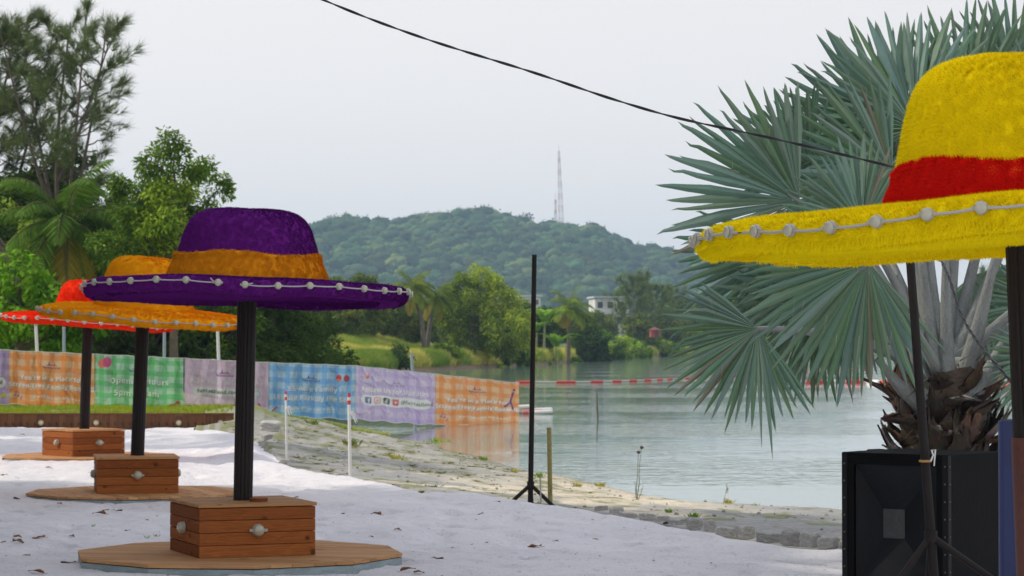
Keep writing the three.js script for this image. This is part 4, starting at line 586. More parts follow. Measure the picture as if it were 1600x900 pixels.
// wooden boxes and decks round the poles
function woodBox(px, D, y, yaw, w, h, label) {
  const b = bp(px, D), r = rng(px | 0), t = thing('wooden_box', V(b.x, y, b.z), yaw, label, 'wooden box'), n = 4, ph = (h - 0.03) / n, th = 0.024;
  add('frame', box(w - 2 * th - 0.004, h - 0.035, w - 2 * th - 0.004, 0.004).translate(0, (h - 0.035) / 2, 0), mat([0.05, 0.025, 0.012], 0.9), t);
  const uvShift = (g, k) => { const a = g.attributes.uv; for (let i = 0; i < a.count; i++) a.setXY(i, a.getX(i) * 0.9 + k * 0.37, a.getY(i) * 0.24 + k * 0.29); return g; };
  for (let f = 0; f < 4; f++) for (let k = 0; k < n; k++) { const long = f % 2 === 0, g = uvShift(box(long ? w : w - 2 * th - 0.002, ph - 0.004, th, 0.003), (f * 4 + k) * 1.3 + r()), p = add('plank', g, woods[(r() * 4) | 0], t), a = f * Math.PI / 2; p.position.set(Math.sin(a) * (w / 2 - th / 2), ph * (k + 0.5), Math.cos(a) * (w / 2 - th / 2)); p.rotation.y = a; }
  { const mb = new MB(), s = new THREE.SphereGeometry(0.0055, 6, 4); for (let f = 0; f < 4; f++) { const a = f * Math.PI / 2; for (let k = 0; k < n; k++) for (const e of [-1, 1]) for (const q of [0.3, 0.7]) { const lx = e * (w / 2 - 0.045), lz = w / 2 - 0.0005; mb.add(s, new THREE.Matrix4().makeTranslation(lx * Math.cos(a) + lz * Math.sin(a), ph * (k + q), -lx * Math.sin(a) + lz * Math.cos(a))); } } add('nail', mb.geo(), M.screw, t).userData = { kind: 'stuff' }; }
  const nt = 8, tw = (w + 0.02) / nt; for (let k = 0; k < nt; k++) { const p = add('top_board', uvShift(box(w + 0.02, 0.026, tw - 0.004, 0.004), k * 1.7 + r()), decks[(r() * 3) | 0], t); p.position.set(0, h - 0.013, -w / 2 - 0.01 + tw * (k + 0.5)); }
  for (let f = 0; f < 4; f++) { const a = f * Math.PI / 2, l = add('lamp', mergeGeometries([new THREE.CylinderGeometry(0.045, 0.05, 0.03, 20).rotateX(Math.PI / 2), new THREE.BoxGeometry(0.14, 0.022, 0.012)]), M.bulbBody, t); l.position.set(Math.sin(a) * (w / 2 + 0.018), h * 0.5, Math.cos(a) * (w / 2 + 0.018)); l.rotation.y = a; add('lens', new THREE.SphereGeometry(0.044, 16, 8, 0, 6.2832, 0, 1.5).rotateX(Math.PI / 2).scale(1, 1, 0.6), M.lens, l).position.z = 0.014; }
}
function deck(px, D, R, N, rot, dirA, top, label) {
  const b = bp(px, D), r = rng(px * 7 | 0), t = thing('wooden_deck', V(b.x, 0, b.z), 0, label, 'wooden deck'), poly = [];
  for (let i = 0; i < N; i++) { const a = rot + i / N * Math.PI * 2; poly.push([R * Math.cos(a), R * Math.sin(a)]); }
  const ca = Math.cos(dirA), sa = Math.sin(dirA), rotp = poly.map(([x, z]) => [x * ca + z * sa, -x * sa + z * ca]), bw = 0.115;   // boards run along local x
  const clip = (p, lo, keepAbove) => { const o = []; for (let i = 0; i < p.length; i++) { const A = p[i], B = p[(i + 1) % p.length], ia = keepAbove ? A[1] >= lo : A[1] <= lo, ib = keepAbove ? B[1] >= lo : B[1] <= lo; if (ia) o.push(A); if (ia !== ib) { const k = (lo - A[1]) / (B[1] - A[1]); o.push([lerp(A[0], B[0], k), lo]); } } return o; };
  for (let z = -R; z < R; z += bw) { const p = clip(clip(rotp, z + 0.003, true), z + bw - 0.003, false); if (p.length < 3) continue; const s = new THREE.Shape(p.map(([x, y]) => new THREE.Vector2(x, -y))), g = new THREE.ExtrudeGeometry(s, { depth: 0.024, bevelEnabled: false }).rotateX(-Math.PI / 2); const u = g.attributes.uv, k = r() * 5; for (let i = 0; i < u.count; i++) u.setXY(i, u.getX(i) * 0.4 + k, u.getY(i) * 0.9 + k); const m = add('deck_board', g, decks[(r() * 3) | 0], t); m.position.y = top - 0.024 + 0.002 * r(); m.rotation.y = -dirA; }
  add('joist_frame', new THREE.CylinderGeometry(R * 0.93, R * 0.93, top - 0.03, 40).translate(0, (top - 0.03) / 2, 0), mat([0.06, 0.04, 0.03], 0.9), t);
  for (let i = 0; i < N; i++) { const A = poly[i], B = poly[(i + 1) % N], L = Math.hypot(B[0] - A[0], B[1] - A[1]), m = add('skirt_panel', box(L + 0.004, top + 0.03, 0.018, 0.003), M.skirt, t); m.position.set((A[0] + B[0]) / 2 * 0.99, top / 2 - 0.045, (A[1] + B[1]) / 2 * 0.985); m.rotation.y = -Math.atan2(B[1] - A[1], B[0] - A[0]); }
}
deck(374, 20.15, 1.30, 10, 0.12, 0.2, 0.075, 'ten-sided wooden deck under the purple hat, nearest of the three'); woodBox(378.5, 20.1, 0.075, 0.377, 0.92, 0.41, 'wooden plank box round the purple hat pole, nearest of the three');
deck(216, 28.6, 1.24, 10, 0.3, 1.2, 0.06, 'wooden deck under the orange hat, second of the three'); woodBox(213, 28.6, 0.06, 0.195, 0.89, 0.40, 'wooden plank box round the orange hat pole');
deck(138, 38, 1.28, 10, 0.2, 0.3, 0.05, 'wooden deck under the red hat, farthest of the three'); woodBox(131, 38, 0.05, 0.71, 0.88, 0.39, 'wooden plank box round the red hat pole, turned corner-on');
// ---------------------------------------------------------------- fan palm
{
  const PD = 19.6, foot = bp(1472, PD), t = thing('fan_palm', foot, 0, 'large blue-grey fan palm with ragged brown trunk behind the black speaker', 'palm tree'), r = rng(600), rel = (px, py, D) => at(px, py, D).sub(foot);
  const H0 = rel(1472, 600, PD).y, tr = new MB(), tp = []; for (let i = 0; i <= 10; i++) tp.push(V(0.03 * Math.sin(i), -0.15 + (H0 + 0.25) * i / 10, 0)); tr.tube(tp, tp.map((_, i) => 0.27 + 0.02 * Math.sin(i * 2.3) + 0.04 * (i < 2)), 14, [0.13, 0.095, 0.07]); add('trunk', tr.geo(), M.boot, t);
  // old leaf bases, one by one: torn, curled sheaths that stick out all round
  for (let i = 0; i < 66; i++) {
    const lv = i / 66, az = i * 2.399 + 0.5 * (r() - 0.5), y = lerp(0.7, H0 - 0.02, lv) + 0.06 * (r() - 0.5), L = (0.2 + 0.24 * r()) * (lv > 0.85 ? 0.7 : 1), o = V(Math.cos(az), 0, Math.sin(az)), s = V(-Math.sin(az), 0, Math.cos(az)), mb = new MB(), N = 8, curl = (r() - 0.35) * 2.2, el0 = lerp(0.25, 0.95, lv) + 0.7 * (r() - 0.5), wB = 0.10 + 0.085 * r(), tw = (r() - 0.5) * 1.6, split = r() < 0.55;
    const tone = r(), c0 = [0.10, 0.068, 0.045], c1 = tone < 0.3 ? [0.27, 0.235, 0.21] : tone < 0.65 ? [0.16, 0.098, 0.058] : [0.085, 0.06, 0.045], rows = []; let cx = 0.2, cy = y, el = el0;
    for (let j = 0; j <= N; j++) { rows.push([cx, cy, el]); cx += L / N * Math.cos(el); cy += L / N * Math.sin(el); el += curl / N; }
    for (const side of [0, 1]) rows.forEach(([X, Y, e], j) => {
      const k = j / N, w = wB * (1 - 0.55 * k) * (1 + 0.22 * Math.sin(j * 2.3 + i)) * (k > 0.95 ? 0.55 : 1), t2 = tw * k;
      for (let q = -3; q <= 3; q++) { const a = q / 3, dip = 0.05 * (1 - a * a) * (1 - 0.4 * k) - (side ? 0.012 : 0), jag = k > 0.8 ? (k - 0.8) * 0.55 * Math.sin(q * 2.7 + i * 1.7) : 0, gap = split && q === 0 && k > 0.6 ? -0.22 * (k - 0.6) : 0; mb.v(o.clone().multiplyScalar(X + Math.sin(e) * -dip * -1 + Math.cos(e) * (jag + gap) + Math.sin(t2) * a * w * 0.6).addScaledVector(s, a * w * Math.cos(t2)).setY(Y + Math.cos(e) * dip * -1 + Math.sin(e) * (jag + gap) + Math.sin(t2) * a * w * 0.5), o, a, k * L * 4, [0, 1, 2].map((z) => lerp(c0[z], c1[z], Math.min(1, k * 1.4)) * (0.7 + 0.6 * r()))); }
    });
    for (const side of [0, 1]) for (let j = 0; j < N; j++) for (let q = 0; q < 6; q++) { const a = side * 7 * (N + 1) + j * 7 + q; mb.i.push(a, a + 1, a + 7, a + 1, a + 8, a + 7); }
    const edgeRow = (a, b) => mb.i.push(a, b, a + 7 * (N + 1), b, b + 7 * (N + 1), a + 7 * (N + 1)); for (let j = 0; j < N; j++) { edgeRow(j * 7, j * 7 + 7); edgeRow(j * 7 + 6, j * 7 + 13); } for (let q = 0; q < 6; q++) edgeRow(N * 7 + q, N * 7 + q + 1);
    add('leaf_base', mb.geo(true), M.boot, t);
  }
  { const mb = new MB(); for (let i = 0; i < 240; i++) { const az = r() * 6.28, y = lerp(0.7, H0 + 0.2, r()), a = V(Math.cos(az) * 0.28, y, Math.sin(az) * 0.28), e = a.clone().add(V(Math.cos(az) * 0.22 * r(), 0.1 - 0.3 * r(), Math.sin(az) * 0.22 * r() + 0.06 * (r() - 0.5))); mb.sliver(a, e, V(-Math.sin(az), 0.3, Math.cos(az)), 0.012, [0.12, 0.085, 0.055]); } add('fibre', mb.geo(), M.boot, t).userData = { kind: 'stuff' }; }
  // fronds: hub pixel, depth, axis angle on the picture plane (degrees), half spread, radius in px, how far the tips lean to the viewer, tilt of the axis out of the plane
  const F = [
    ['A', 1432, 200, 20.4, 95, 118, 212, -0.25, 0.0], ['A2', 1405, 235, 20.9, 108, 80, 222, -0.1, 0.1], ['A3', 1395, 275, 20.2, 152, 62, 198, 0.15, 0.1], ['B', 1250, 315, 19.9, 148, 60, 228, 0.1, -0.1], ['B2', 1268, 262, 20.6, 140, 62, 165, 0.3, 0.3],
    ['E', 1348, 350, 18.9, 98, 66, 150, -0.35, 0.25], ['D', 1357, 411, 16.7, 228, 88, 208, 0.1, 0.0], ['H', 1322, 402, 20.3, 222, 92, 195, 0.1, 0.2], ['I', 1275, 468, 20.5, 214, 86, 165, 0.15, 0.1], ['C', 1184, 514, 18.9, 222, 88, 160, 0.1, 0.15], ['G', 1240, 385, 20.8, 205, 50, 195, 0.2, 0],
    ['F', 1632, 478, 20.2, 205, 100, 120, 0.2, 0.3], ['F2', 1640, 560, 19.4, 235, 90, 118, 0.2, 0.2], ['A4', 1512, 185, 20.9, 70, 75, 195, -0.1, 0.05], ['A5', 1590, 150, 21.2, 55, 80, 190, 0, 0.1], ['J', 1345, 300, 21.2, 120, 90, 190, 0.1, 0.2], ['K', 1640, 240, 20.5, 40, 110, 220, 0.0, 0.2], ['L', 1680, 420, 20.0, -20, 100, 210, 0.0, 0.2], ['N', 1500, 330, 22.6, 75, 110, 250, -0.2, -0.3], ['P', 1520, 430, 22.0, 300, 80, 200, 0.2, -0.4],
  ];
  const px2m = (D) => D / FOC, crown = V(0, H0 + 0.12, 0);
  for (const [id, hx, hy, D, ang, half, Rp, lean, tiltZ] of F) {
    const q = rng(id.charCodeAt(0) * 31 + (id.charCodeAt(1) || 0)), hub = rel(hx, hy, D), R = Rp * px2m(D), a0 = ang * Math.PI / 180, n = Math.round(half * 2 / 5.2), mb = new MB(), dA = half * 2 / n * Math.PI / 180;
    const base = [0.064, 0.106, 0.172], Zc = V(0, 0, 1);
    for (let i = 0; i < n; i++) {
      const off = -half * Math.PI / 180 + (i + 0.5) * dA, th = a0 + off + 0.055 * (q() - 0.5), ex = Math.abs(off) / (half * Math.PI / 180);
      const d = V(Math.cos(th), Math.sin(th), 0).addScaledVector(Zc, lean * (1 - 0.4 * ex) + tiltZ * Math.cos(off) + 0.16 * (q() - 0.5)).normalize(), s = V(0, 0, 0).crossVectors(Zc, d).normalize(), nn = V(0, 0, 0).crossVectors(d, s).normalize();
      const L = R * (0.9 + 0.18 * q()) * (1 - 0.16 * ex * ex) , bent = q() < 0.06 ? 0.5 : 0, split = 0.58 + 0.14 * (q() - 0.5), gb = q(), dead = q() < 0.025, col = dead ? [0.17, 0.165, 0.115] : tint(q, base, 0.2).map((z, m) => z * lerp([0.85, 1, 0.62][m], [1.2, 1.1, 1.12][m], gb)), pale = [0.24, 0.25, 0.18], zoff = (i % 2 ? 1 : -1) * 0.006;
      const st = [0, 0.2, 0.4, split, 0.77, 0.88, 0.95, 1], k0 = mb.size;
      st.forEach((k, j) => {
        const full = Math.tan(dA / 2) * L * k * 1.25, w = k <= split ? full : Math.tan(dA / 2) * L * split * 1.25 * Math.pow(Math.max(0, (1 - k) / (1 - split)), 0.62), fold = k <= split ? w * 0.75 : w * 0.6;
        const p = hub.clone().addScaledVector(d, L * k); p.y -= R * 0.10 * k * k * (0.6 + q() * 0.2); p.addScaledVector(nn, -0.05 * R * Math.sin(k * 2.6)); if (bent && k > 0.6) p.y -= R * bent * (k - 0.6) ** 2 * 3; p.z += zoff * k;
        const c = k > 0.96 ? pale : col;
        mb.v(p.clone().addScaledVector(s, -w), nn, 0, k, c.map((x) => x * 1.05)); mb.v(p.clone().addScaledVector(nn, fold), nn, 0.5, k, c.map((x, m) => x * 1.12 + [0.012, 0.012, 0.004][m])); mb.v(p.clone().addScaledVector(s, w), nn, 1, k, c.map((x) => x * 0.96));
        if (j) { const b = k0 + (j - 1) * 3; mb.i.push(b, b + 1, b + 3, b + 1, b + 4, b + 3, b + 1, b + 2, b + 4, b + 2, b + 5, b + 4); }
      });
      if (q() < 0.3) { const p = hub.clone().addScaledVector(d, L * split); const e = p.clone().add(V(0.12 * (q() - 0.5), -0.12 - 0.15 * q(), 0.05)); mb.sliver(p, e, s, 0.004, [0.35, 0.33, 0.24]); }
    }
    // separate vertices per half so that every pleat keeps its crease
    let g = mb.geo().toNonIndexed(); g.computeVertexNormals();
    const fr = add('frond', g, M.fan, t);
    const pet = new MB(), a = crown.clone().add(V((hub.x - crown.x) * 0.08, 0, (hub.z - crown.z) * 0.06)), b = hub.clone().addScaledVector(V(Math.cos(a0), Math.sin(a0), 0), 0.10 * R), m = a.clone().lerp(hub, 0.5); m.y += 0.12 * Math.abs(hub.x - a.x);
    const curve = new THREE.QuadraticBezierCurve3(a, m, hub), P = curve.getPoints(12); P.push(b); pet.tube(P, P.map((_, i) => [0.085, 0.07, 0.057, 0.048, 0.042, 0.038, 0.035, 0.032, 0.03, 0.028, 0.026, 0.024, 0.022, 0.006][i]), 8, [1, 1, 1], 0.55); add('petiole', pet.geo(), M.petiole, fr);
  }
  // broad young petiole bases that sheathe the crown
  for (const [x, y, w] of [[1402, 430, 0.095], [1440, 400, 0.10], [1478, 395, 0.09], [1556, 400, 0.10], [1600, 470, 0.095], [1392, 505, 0.085], [1370, 560, 0.085]]) { const e = rel(x, y, PD - 0.35 + 0.3 * r()), pb = new MB(), a = V((e.x) * 0.25, H0 - 0.2, 0.05 + 0.25 * r()), P = bend(a, e, -0.03, 8); pb.tube(P, P.map((_, i) => w * lerp(1.15, 0.28, Math.pow(i / 8, 0.7))), 10, [1, 1, 1], 0.5); add('petiole_base', pb.geo(), M.petiole, t); }
}
// ---------------------------------------------------------------- speaker, stands, cables, board
{
  const cx = at(1480, 711, 17.0), phi = 39.4 * Math.PI / 180, w = 0.82, d = 0.75, h = cx.y, nF = V(-Math.sin(phi), 0, Math.cos(phi)), nR = V(Math.cos(phi), 0, Math.sin(phi)), c = V(cx.x, 0, cx.z).addScaledVector(nR, -w / 2).addScaledVector(nF, -d / 2);
  const t = thing('horn_speaker', c, -phi, 'big black horn-loaded speaker cabinet on the sand below the fan palm', 'speaker'), e = 0.03;
  add('side_panel', box(e, h, d, 0.004).translate(w / 2 - e / 2, h / 2, 0), M.cab, t); add('side_panel', box(e, h, d, 0.004).translate(-w / 2 + e / 2, h / 2, 0), M.cab, t); add('top_panel', box(w - 2 * e, e, d, 0.004).translate(0, h - e / 2, 0), M.cab, t); add('bottom_panel', box(w - 2 * e, e, d, 0.004).translate(0, e / 2, 0), M.cab, t); add('back_panel', box(w - 2 * e, h - 2 * e, e, 0.003).translate(0, h / 2, -d / 2 + e / 2), M.cab, t);
  const fr = [[w - 2 * e, 0.05, 0, h - e - 0.025], [w - 2 * e, 0.05, 0, e + 0.025], [0.06, h - 2 * e - 0.1, -w / 2 + e + 0.03, h / 2], [0.06, h - 2 * e - 0.1, w / 2 - e - 0.03, h / 2]]; for (const [a, b, x, y] of fr) add('front_frame', box(a, b, 0.022, 0.003).translate(x, y, d / 2 - 0.014), M.cab, t);
  const o = [w / 2 - e - 0.062, h / 2 - e - 0.052], i = [0.085, 0.1], tx = -0.105, z0 = d / 2 - 0.028, z1 = d / 2 - 0.17, q = [[-1, -1], [1, -1], [1, 1], [-1, 1]], cy = h * 0.5;
  for (let k = 0; k < 4; k++) { const mb = new MB(), A = q[k], B = q[(k + 1) % 4], P = [V(A[0] * o[0], cy + A[1] * o[1], z0), V(B[0] * o[0], cy + B[1] * o[1], z0), V(tx + B[0] * i[0], cy + B[1] * i[1], z1), V(tx + A[0] * i[0], cy + A[1] * i[1], z1)]; P.forEach((p, j) => mb.v(p, V(0, 0, 1), j & 1, j >> 1, [1, 1, 1])); mb.i.push(0, 1, 2, 0, 2, 3); add('horn_flare', mb.geo(true), M.cabInner, t); }
  add('horn_throat', box(0.17, 0.2, 0.02, 0.003).translate(tx, cy, z1 - 0.01), mat([0.07, 0.074, 0.072], 0.8, { map: tBlotch }), t);
  for (const [x, z, ry] of [[-w / 2 - 0.0015, d / 2 - 0.02, 0], [w / 2 - 0.02, d / 2 + 0.0015, 0], [w / 2 + 0.0015, d / 2 - 0.02, 0], [-w / 2 + 0.02, d / 2 + 0.0015, 0]]) { const onFront = Math.abs(z) > d / 2; add('corner_strip', box(onFront ? 0.04 : 0.003, h - 0.01, onFront ? 0.003 : 0.04, 0.001).translate(x, h / 2, z), phys([0.008, 0.008, 0.009], 0.5, { specularIntensity: 0.4 }), t); for (let k = 0; k < 8; k++) { const s = add('screw', new THREE.SphereGeometry(0.0065, 8, 5), M.screw, t); s.position.set(x + (onFront ? 0 : Math.sign(x) * 0.002), h * (0.08 + 0.12 * k), z + (onFront ? 0.002 : 0)); } }
}
function stand(px, py, D, H, lean, joint, feet, rad, label) {
  const b = at(px, py, D); b.y = sandH(b.x, D); const t = thing('pole_stand', b, 0, label, 'pole stand'), p = new MB(), T = V(lean, H, 0); p.tube([V(0, 0, 0), T], [rad, rad * 0.9], 10); add('pole', p.geo(), M.iron, t); const J = T.clone().multiplyScalar(joint / H); add('collar', new THREE.CylinderGeometry(rad * 1.35, rad * 1.35, 0.07, 12).translate(J.x, J.y, J.z), M.iron, t);
  for (const [x, z] of feet) { const l = new MB(); l.tube([J, V(x, 0.01, z)], [rad * 0.72, rad * 0.72], 8); const leg = add('leg', l.geo(), M.iron, t); add('foot', box(0.06, 0.015, 0.05, 0.004).translate(x, 0.008, z), M.iron, leg); }
  return t;
}
stand(828.5, 783, 27.7, 2.735, 0.045, 0.25, [[-0.26, 0.03], [0.26, 0.1], [0.02, -0.3]], 0.029, 'tall thin black pole on three legs standing at the edge of the sand');
{
  const t = stand(1462, 945, 16.4, 2.3, -0.165, 0.5, [[-0.42, 0.1], [0.66, 0.06], [0.0, -0.4]], 0.031, 'dark rusty pole stand with rope tied on, in front of the speaker');
  const y = 0.98, x = -0.165 * y / 2.3; add('rope_ring', new THREE.TorusGeometry(0.034, 0.008, 8, 20).rotateX(Math.PI / 2).translate(x, y, 0), mat([0.42, 0.24, 0.06], 0.8), t); const mb = new MB(); mb.tube([V(x + 0.03, y, 0.03), V(x + 0.045, y + 0.04, 0.04), V(x + 0.035, y + 0.07, 0.04), V(x + 0.06, y + 0.075, 0.03), V(x + 0.05, y - 0.03, 0.04)], [0.006, 0.006, 0.007, 0.006, 0.004], 6); add('string', mb.geo(), M.white, t);
}
function cable(name, pts, D0, D1, rad, twist, label) {
  const c = new THREE.CatmullRomCurve3(pts.map(([x, y], i) => at(x, y, lerp(D0, D1, i / (pts.length - 1))))), N = 420, P = c.getSpacedPoints(N), t = thing(name, V(0, 0, 0), 0, label, 'cable');
  for (const s of [0, 1]) { const mb = new MB(), Q = P.map((p, i) => { const a = i / N * twist + s * Math.PI + 0.8 * Math.sin(i * 0.05), T = P[Math.min(N, i + 1)].clone().sub(P[Math.max(0, i - 1)]).normalize(), A = V(0, 0, 0).crossVectors(T, V(0, 0, 1)).normalize(), B = V(0, 0, 0).crossVectors(A, T); return p.clone().addScaledVector(A, Math.cos(a) * rad * 0.62).addScaledVector(B, Math.sin(a) * rad * 0.62); }); mb.tube(Q, Q.map(() => rad * 0.62), 6); add('strand', mb.geo(), M.cable, t); }
}
cable('overhead_cable', [[-500, -560], [100, -190], [508, 0], [660, 58], [835, 113], [960, 155], [1060, 184], [1200, 214], [1390, 259], [1700, 340]], 14.5, 13, 0.0064, 130, 'black twisted overhead cable slanting across the sky to the yellow hat');
cable('hanging_cable', [[1425, 380], [1462, 398], [1482, 432], [1502, 492], [1530, 538], [1572, 588], [1640, 660]], 16.3, 13.2, 0.0085, 90, 'black cable pair hanging between the pole stand and the yellow hat pole');
{
  const a = at(1563, 656, 13), t = thing('blue_board', V(a.x, 0, a.z), 0, 'upright blue painted board behind the yellow hat pole', 'board'), blue = tex(256, 512, (u, v) => { const n = fbm(u * 8, v * 14, 4), k = 0.8 + 0.4 * n; return [0.007 * k, 0.017 * k, 0.085 * k]; });
  add('panel', box(0.5, a.y, 0.035, 0.006).translate(0.25, a.y / 2, 0), mat([1, 1, 1], 0.55, { map: blue }), t); add('edge_strip', box(0.012, a.y - 0.01, 0.045, 0.003).translate(-0.004, a.y / 2, 0), mat([0.008, 0.02, 0.1], 0.5), t); add('stay', box(0.03, a.y * 0.9, 0.03, 0.004).translate(0.3, a.y * 0.45, -0.2), M.iron, t);
}
{
  const b = bp(1498, 24.5), x1 = bp(1690, 24.5).x - b.x, y = at(0, 657, 24.5).y, t = thing('grey_rail', V(b.x, 0, b.z), 0, 'thin grey wooden rail reaching from the palm trunk to the blue board', 'rail'); add('rail', box(x1, 0.035, 0.03, 0.005).rotateZ(0.012).translate(x1 / 2, y, 0), M.stone, t); add('post', box(0.05, y + 0.3, 0.05, 0.005).translate(0.02, (y - 0.3) / 2, -0.042), M.stone, t); add('post', box(0.05, y + 0.3, 0.05, 0.005).translate(x1 - 0.05, (y - 0.3) / 2, -0.042), M.stone, t);
}
// ---------------------------------------------------------------- stakes
function stake(px, y0, y1, D, w, m, label, top, ribbon) {
  const b = at(px, y1, D), H = (y1 - y0) / FOC * D; const t = thing('marker_stake', b, 0, label, 'stake'), r = rng(px), lx = ribbon ? -0.02 : -0.015, mb = new MB(); mb.tube([V(0, -0.15, 0), V(lx, H * (top ? 0.86 : 1), 0)], [w, w], 8); add('shaft', mb.geo(), m, t);
  if (top) { const b1 = new MB(); b1.tube([V(lx, H * 0.86, 0), V(lx, H * 0.91, 0)], [w * 1.05, w * 1.05], 8); add('red_band', b1.geo(), M.red, t); const b2 = new MB(); b2.tube([V(lx, H * 0.91, 0), V(lx, H * 0.95, 0)], [w, w], 8); add('white_band', b2.geo(), M.white, t); const b3 = new MB(); b3.tube([V(lx, H * 0.95, 0), V(lx, H, 0)], [w * 1.05, w * 0.9], 8); add('red_tip', b3.geo(), M.red, t); }
  if (ribbon) { const s = new MB(), k = V(lx, H * 0.74, w); for (let i = 0; i < 5; i++) { const a = V(0.10 * r() + 0.02, 0.04 * (r() - 0.5) - 0.05 * (i > 2), 0.02); s.tube([k, k.clone().addScaledVector(a, 0.5).add(V(0, 0.03, 0.01)), k.clone().add(a).add(V(0, i > 2 ? -0.06 : -0.01, 0))], [0.008, 0.016, 0.006], 5, [1, 1, 1], 0.35); } add('ribbon', s.geo(), M.white, t); }
}
stake(449, 611, 712, 40.2, 0.018, M.white, 'white stake with red tip and tied ribbon, left one on the bank', true, true);
stake(548, 614, 743, 33.4, 0.021, M.white, 'white stake with red tip and tied ribbon, right one nearer the sand', true, true);
stake(860, 668, 786, 28.4, 0.026, mat([0.42, 0.36, 0.13], 0.8, { map: tGrain }), 'plain yellowish wooden stake beside the tall black pole', false, false);
stake(846, 745, 784, 27.6, 0.008, mat([0.35, 0.36, 0.36], 0.5), 'short thin grey rod between the black pole and the yellowish stake', false, false);
{ const a = at(932, 611, 82), b = at(935, 664, 82), t = thing('water_stake', V(b.x, WATER - 0.5, b.z), 0, 'thin leaning stick standing out of the lake', 'stick'), mb = new MB(); mb.tube([V(0, 0, 0), V((a.x - b.x) * 0.6, 0.9, 0), V(a.x - b.x, a.y - WATER + 0.5, 0)], [0.03, 0.027, 0.016], 6, [0.12, 0.11, 0.06]); add('stick', mb.geo(), M.plain, t); }
// ---------------------------------------------------------------- float lines on the lake
function floatLine(pts, seg, rad, share, label, white = true) {
  const P = pts.map(([x, y]) => on(x, y, WATER + 0.05)), c = new THREE.CatmullRomCurve3(P), L = c.getLength(), t = thing('float_line', P[0], 0, label, 'float line'), mb = new MB(), Q = c.getSpacedPoints(60).map((p) => p.sub(P[0])); mb.tube(Q, Q.map(() => white ? 0.03 : 0.045), 6); add('rope', mb.geo(), white ? M.cord : mat([0.55, 0.53, 0.45], 0.7), t);
  const n = Math.floor(L / seg), redG = new THREE.CapsuleGeometry(rad, seg * share - 2 * rad, 4, 10).rotateZ(Math.PI / 2), whiteG = new THREE.CapsuleGeometry(rad * 0.95, seg * (1 - share) - 2 * rad, 4, 10).rotateZ(Math.PI / 2);
  for (let i = 0; i < n; i++) for (const w of white ? [0, 1] : [0]) { const u = (i + (w ? share + (1 - share) / 2 : share / 2)) / n, p = c.getPointAt(u), T = c.getTangentAt(u), m = add(w ? 'white_float' : 'red_float', w ? whiteG : redG, w ? M.white : M.red, t); m.position.copy(p.sub(P[0])); m.rotation.y = -Math.atan2(T.z, T.x); }
}
floatLine([[806, 597], [900, 597], [1000, 594.5], [1090, 590], [1180, 585], [1270, 580], [1360, 577.5]], 2.5, 0.075, 0.5, 'thin line of red floats crossing the middle of the lake', false);
floatLine([[1256, 597.5], [1340, 597], [1420, 599], [1500, 601], [1620, 603]], 2.6, 0.17, 0.5, 'thick red and white float line nearest the fan palm', true);
floatLine([[1505, 590], [1560, 589], [1640, 588]], 3.0, 0.16, 0.5, 'short red and white float line right of the palm trunk', true);
floatLine([[1500, 577], [1570, 576], [1660, 575]], 3.4, 0.15, 0.5, 'farthest red and white float line at the right', true);
{
  const t0 = on(812, 646, WATER), t = thing('float_tubes', t0, 0, 'bundle of white and pink float tubes at the end of the banners', 'floats'); [[0.15, 0.1, 0, 1.0, M.white], [0.45, 0.07, 0.35, 0.6, mat([0.62, 0.18, 0.16], 0.6)], [0.7, 0.12, -0.1, 0.8, M.white], [0.75, 0.06, 0.5, 0.7, M.white], [0.2, 0.24, 0.1, 0.5, M.white]].forEach(([x, y, z, L, m]) => add('float', new THREE.CapsuleGeometry(0.075, L, 4, 10).rotateZ(Math.PI / 2 + 0.05).translate(x, y, z), m, t));
}
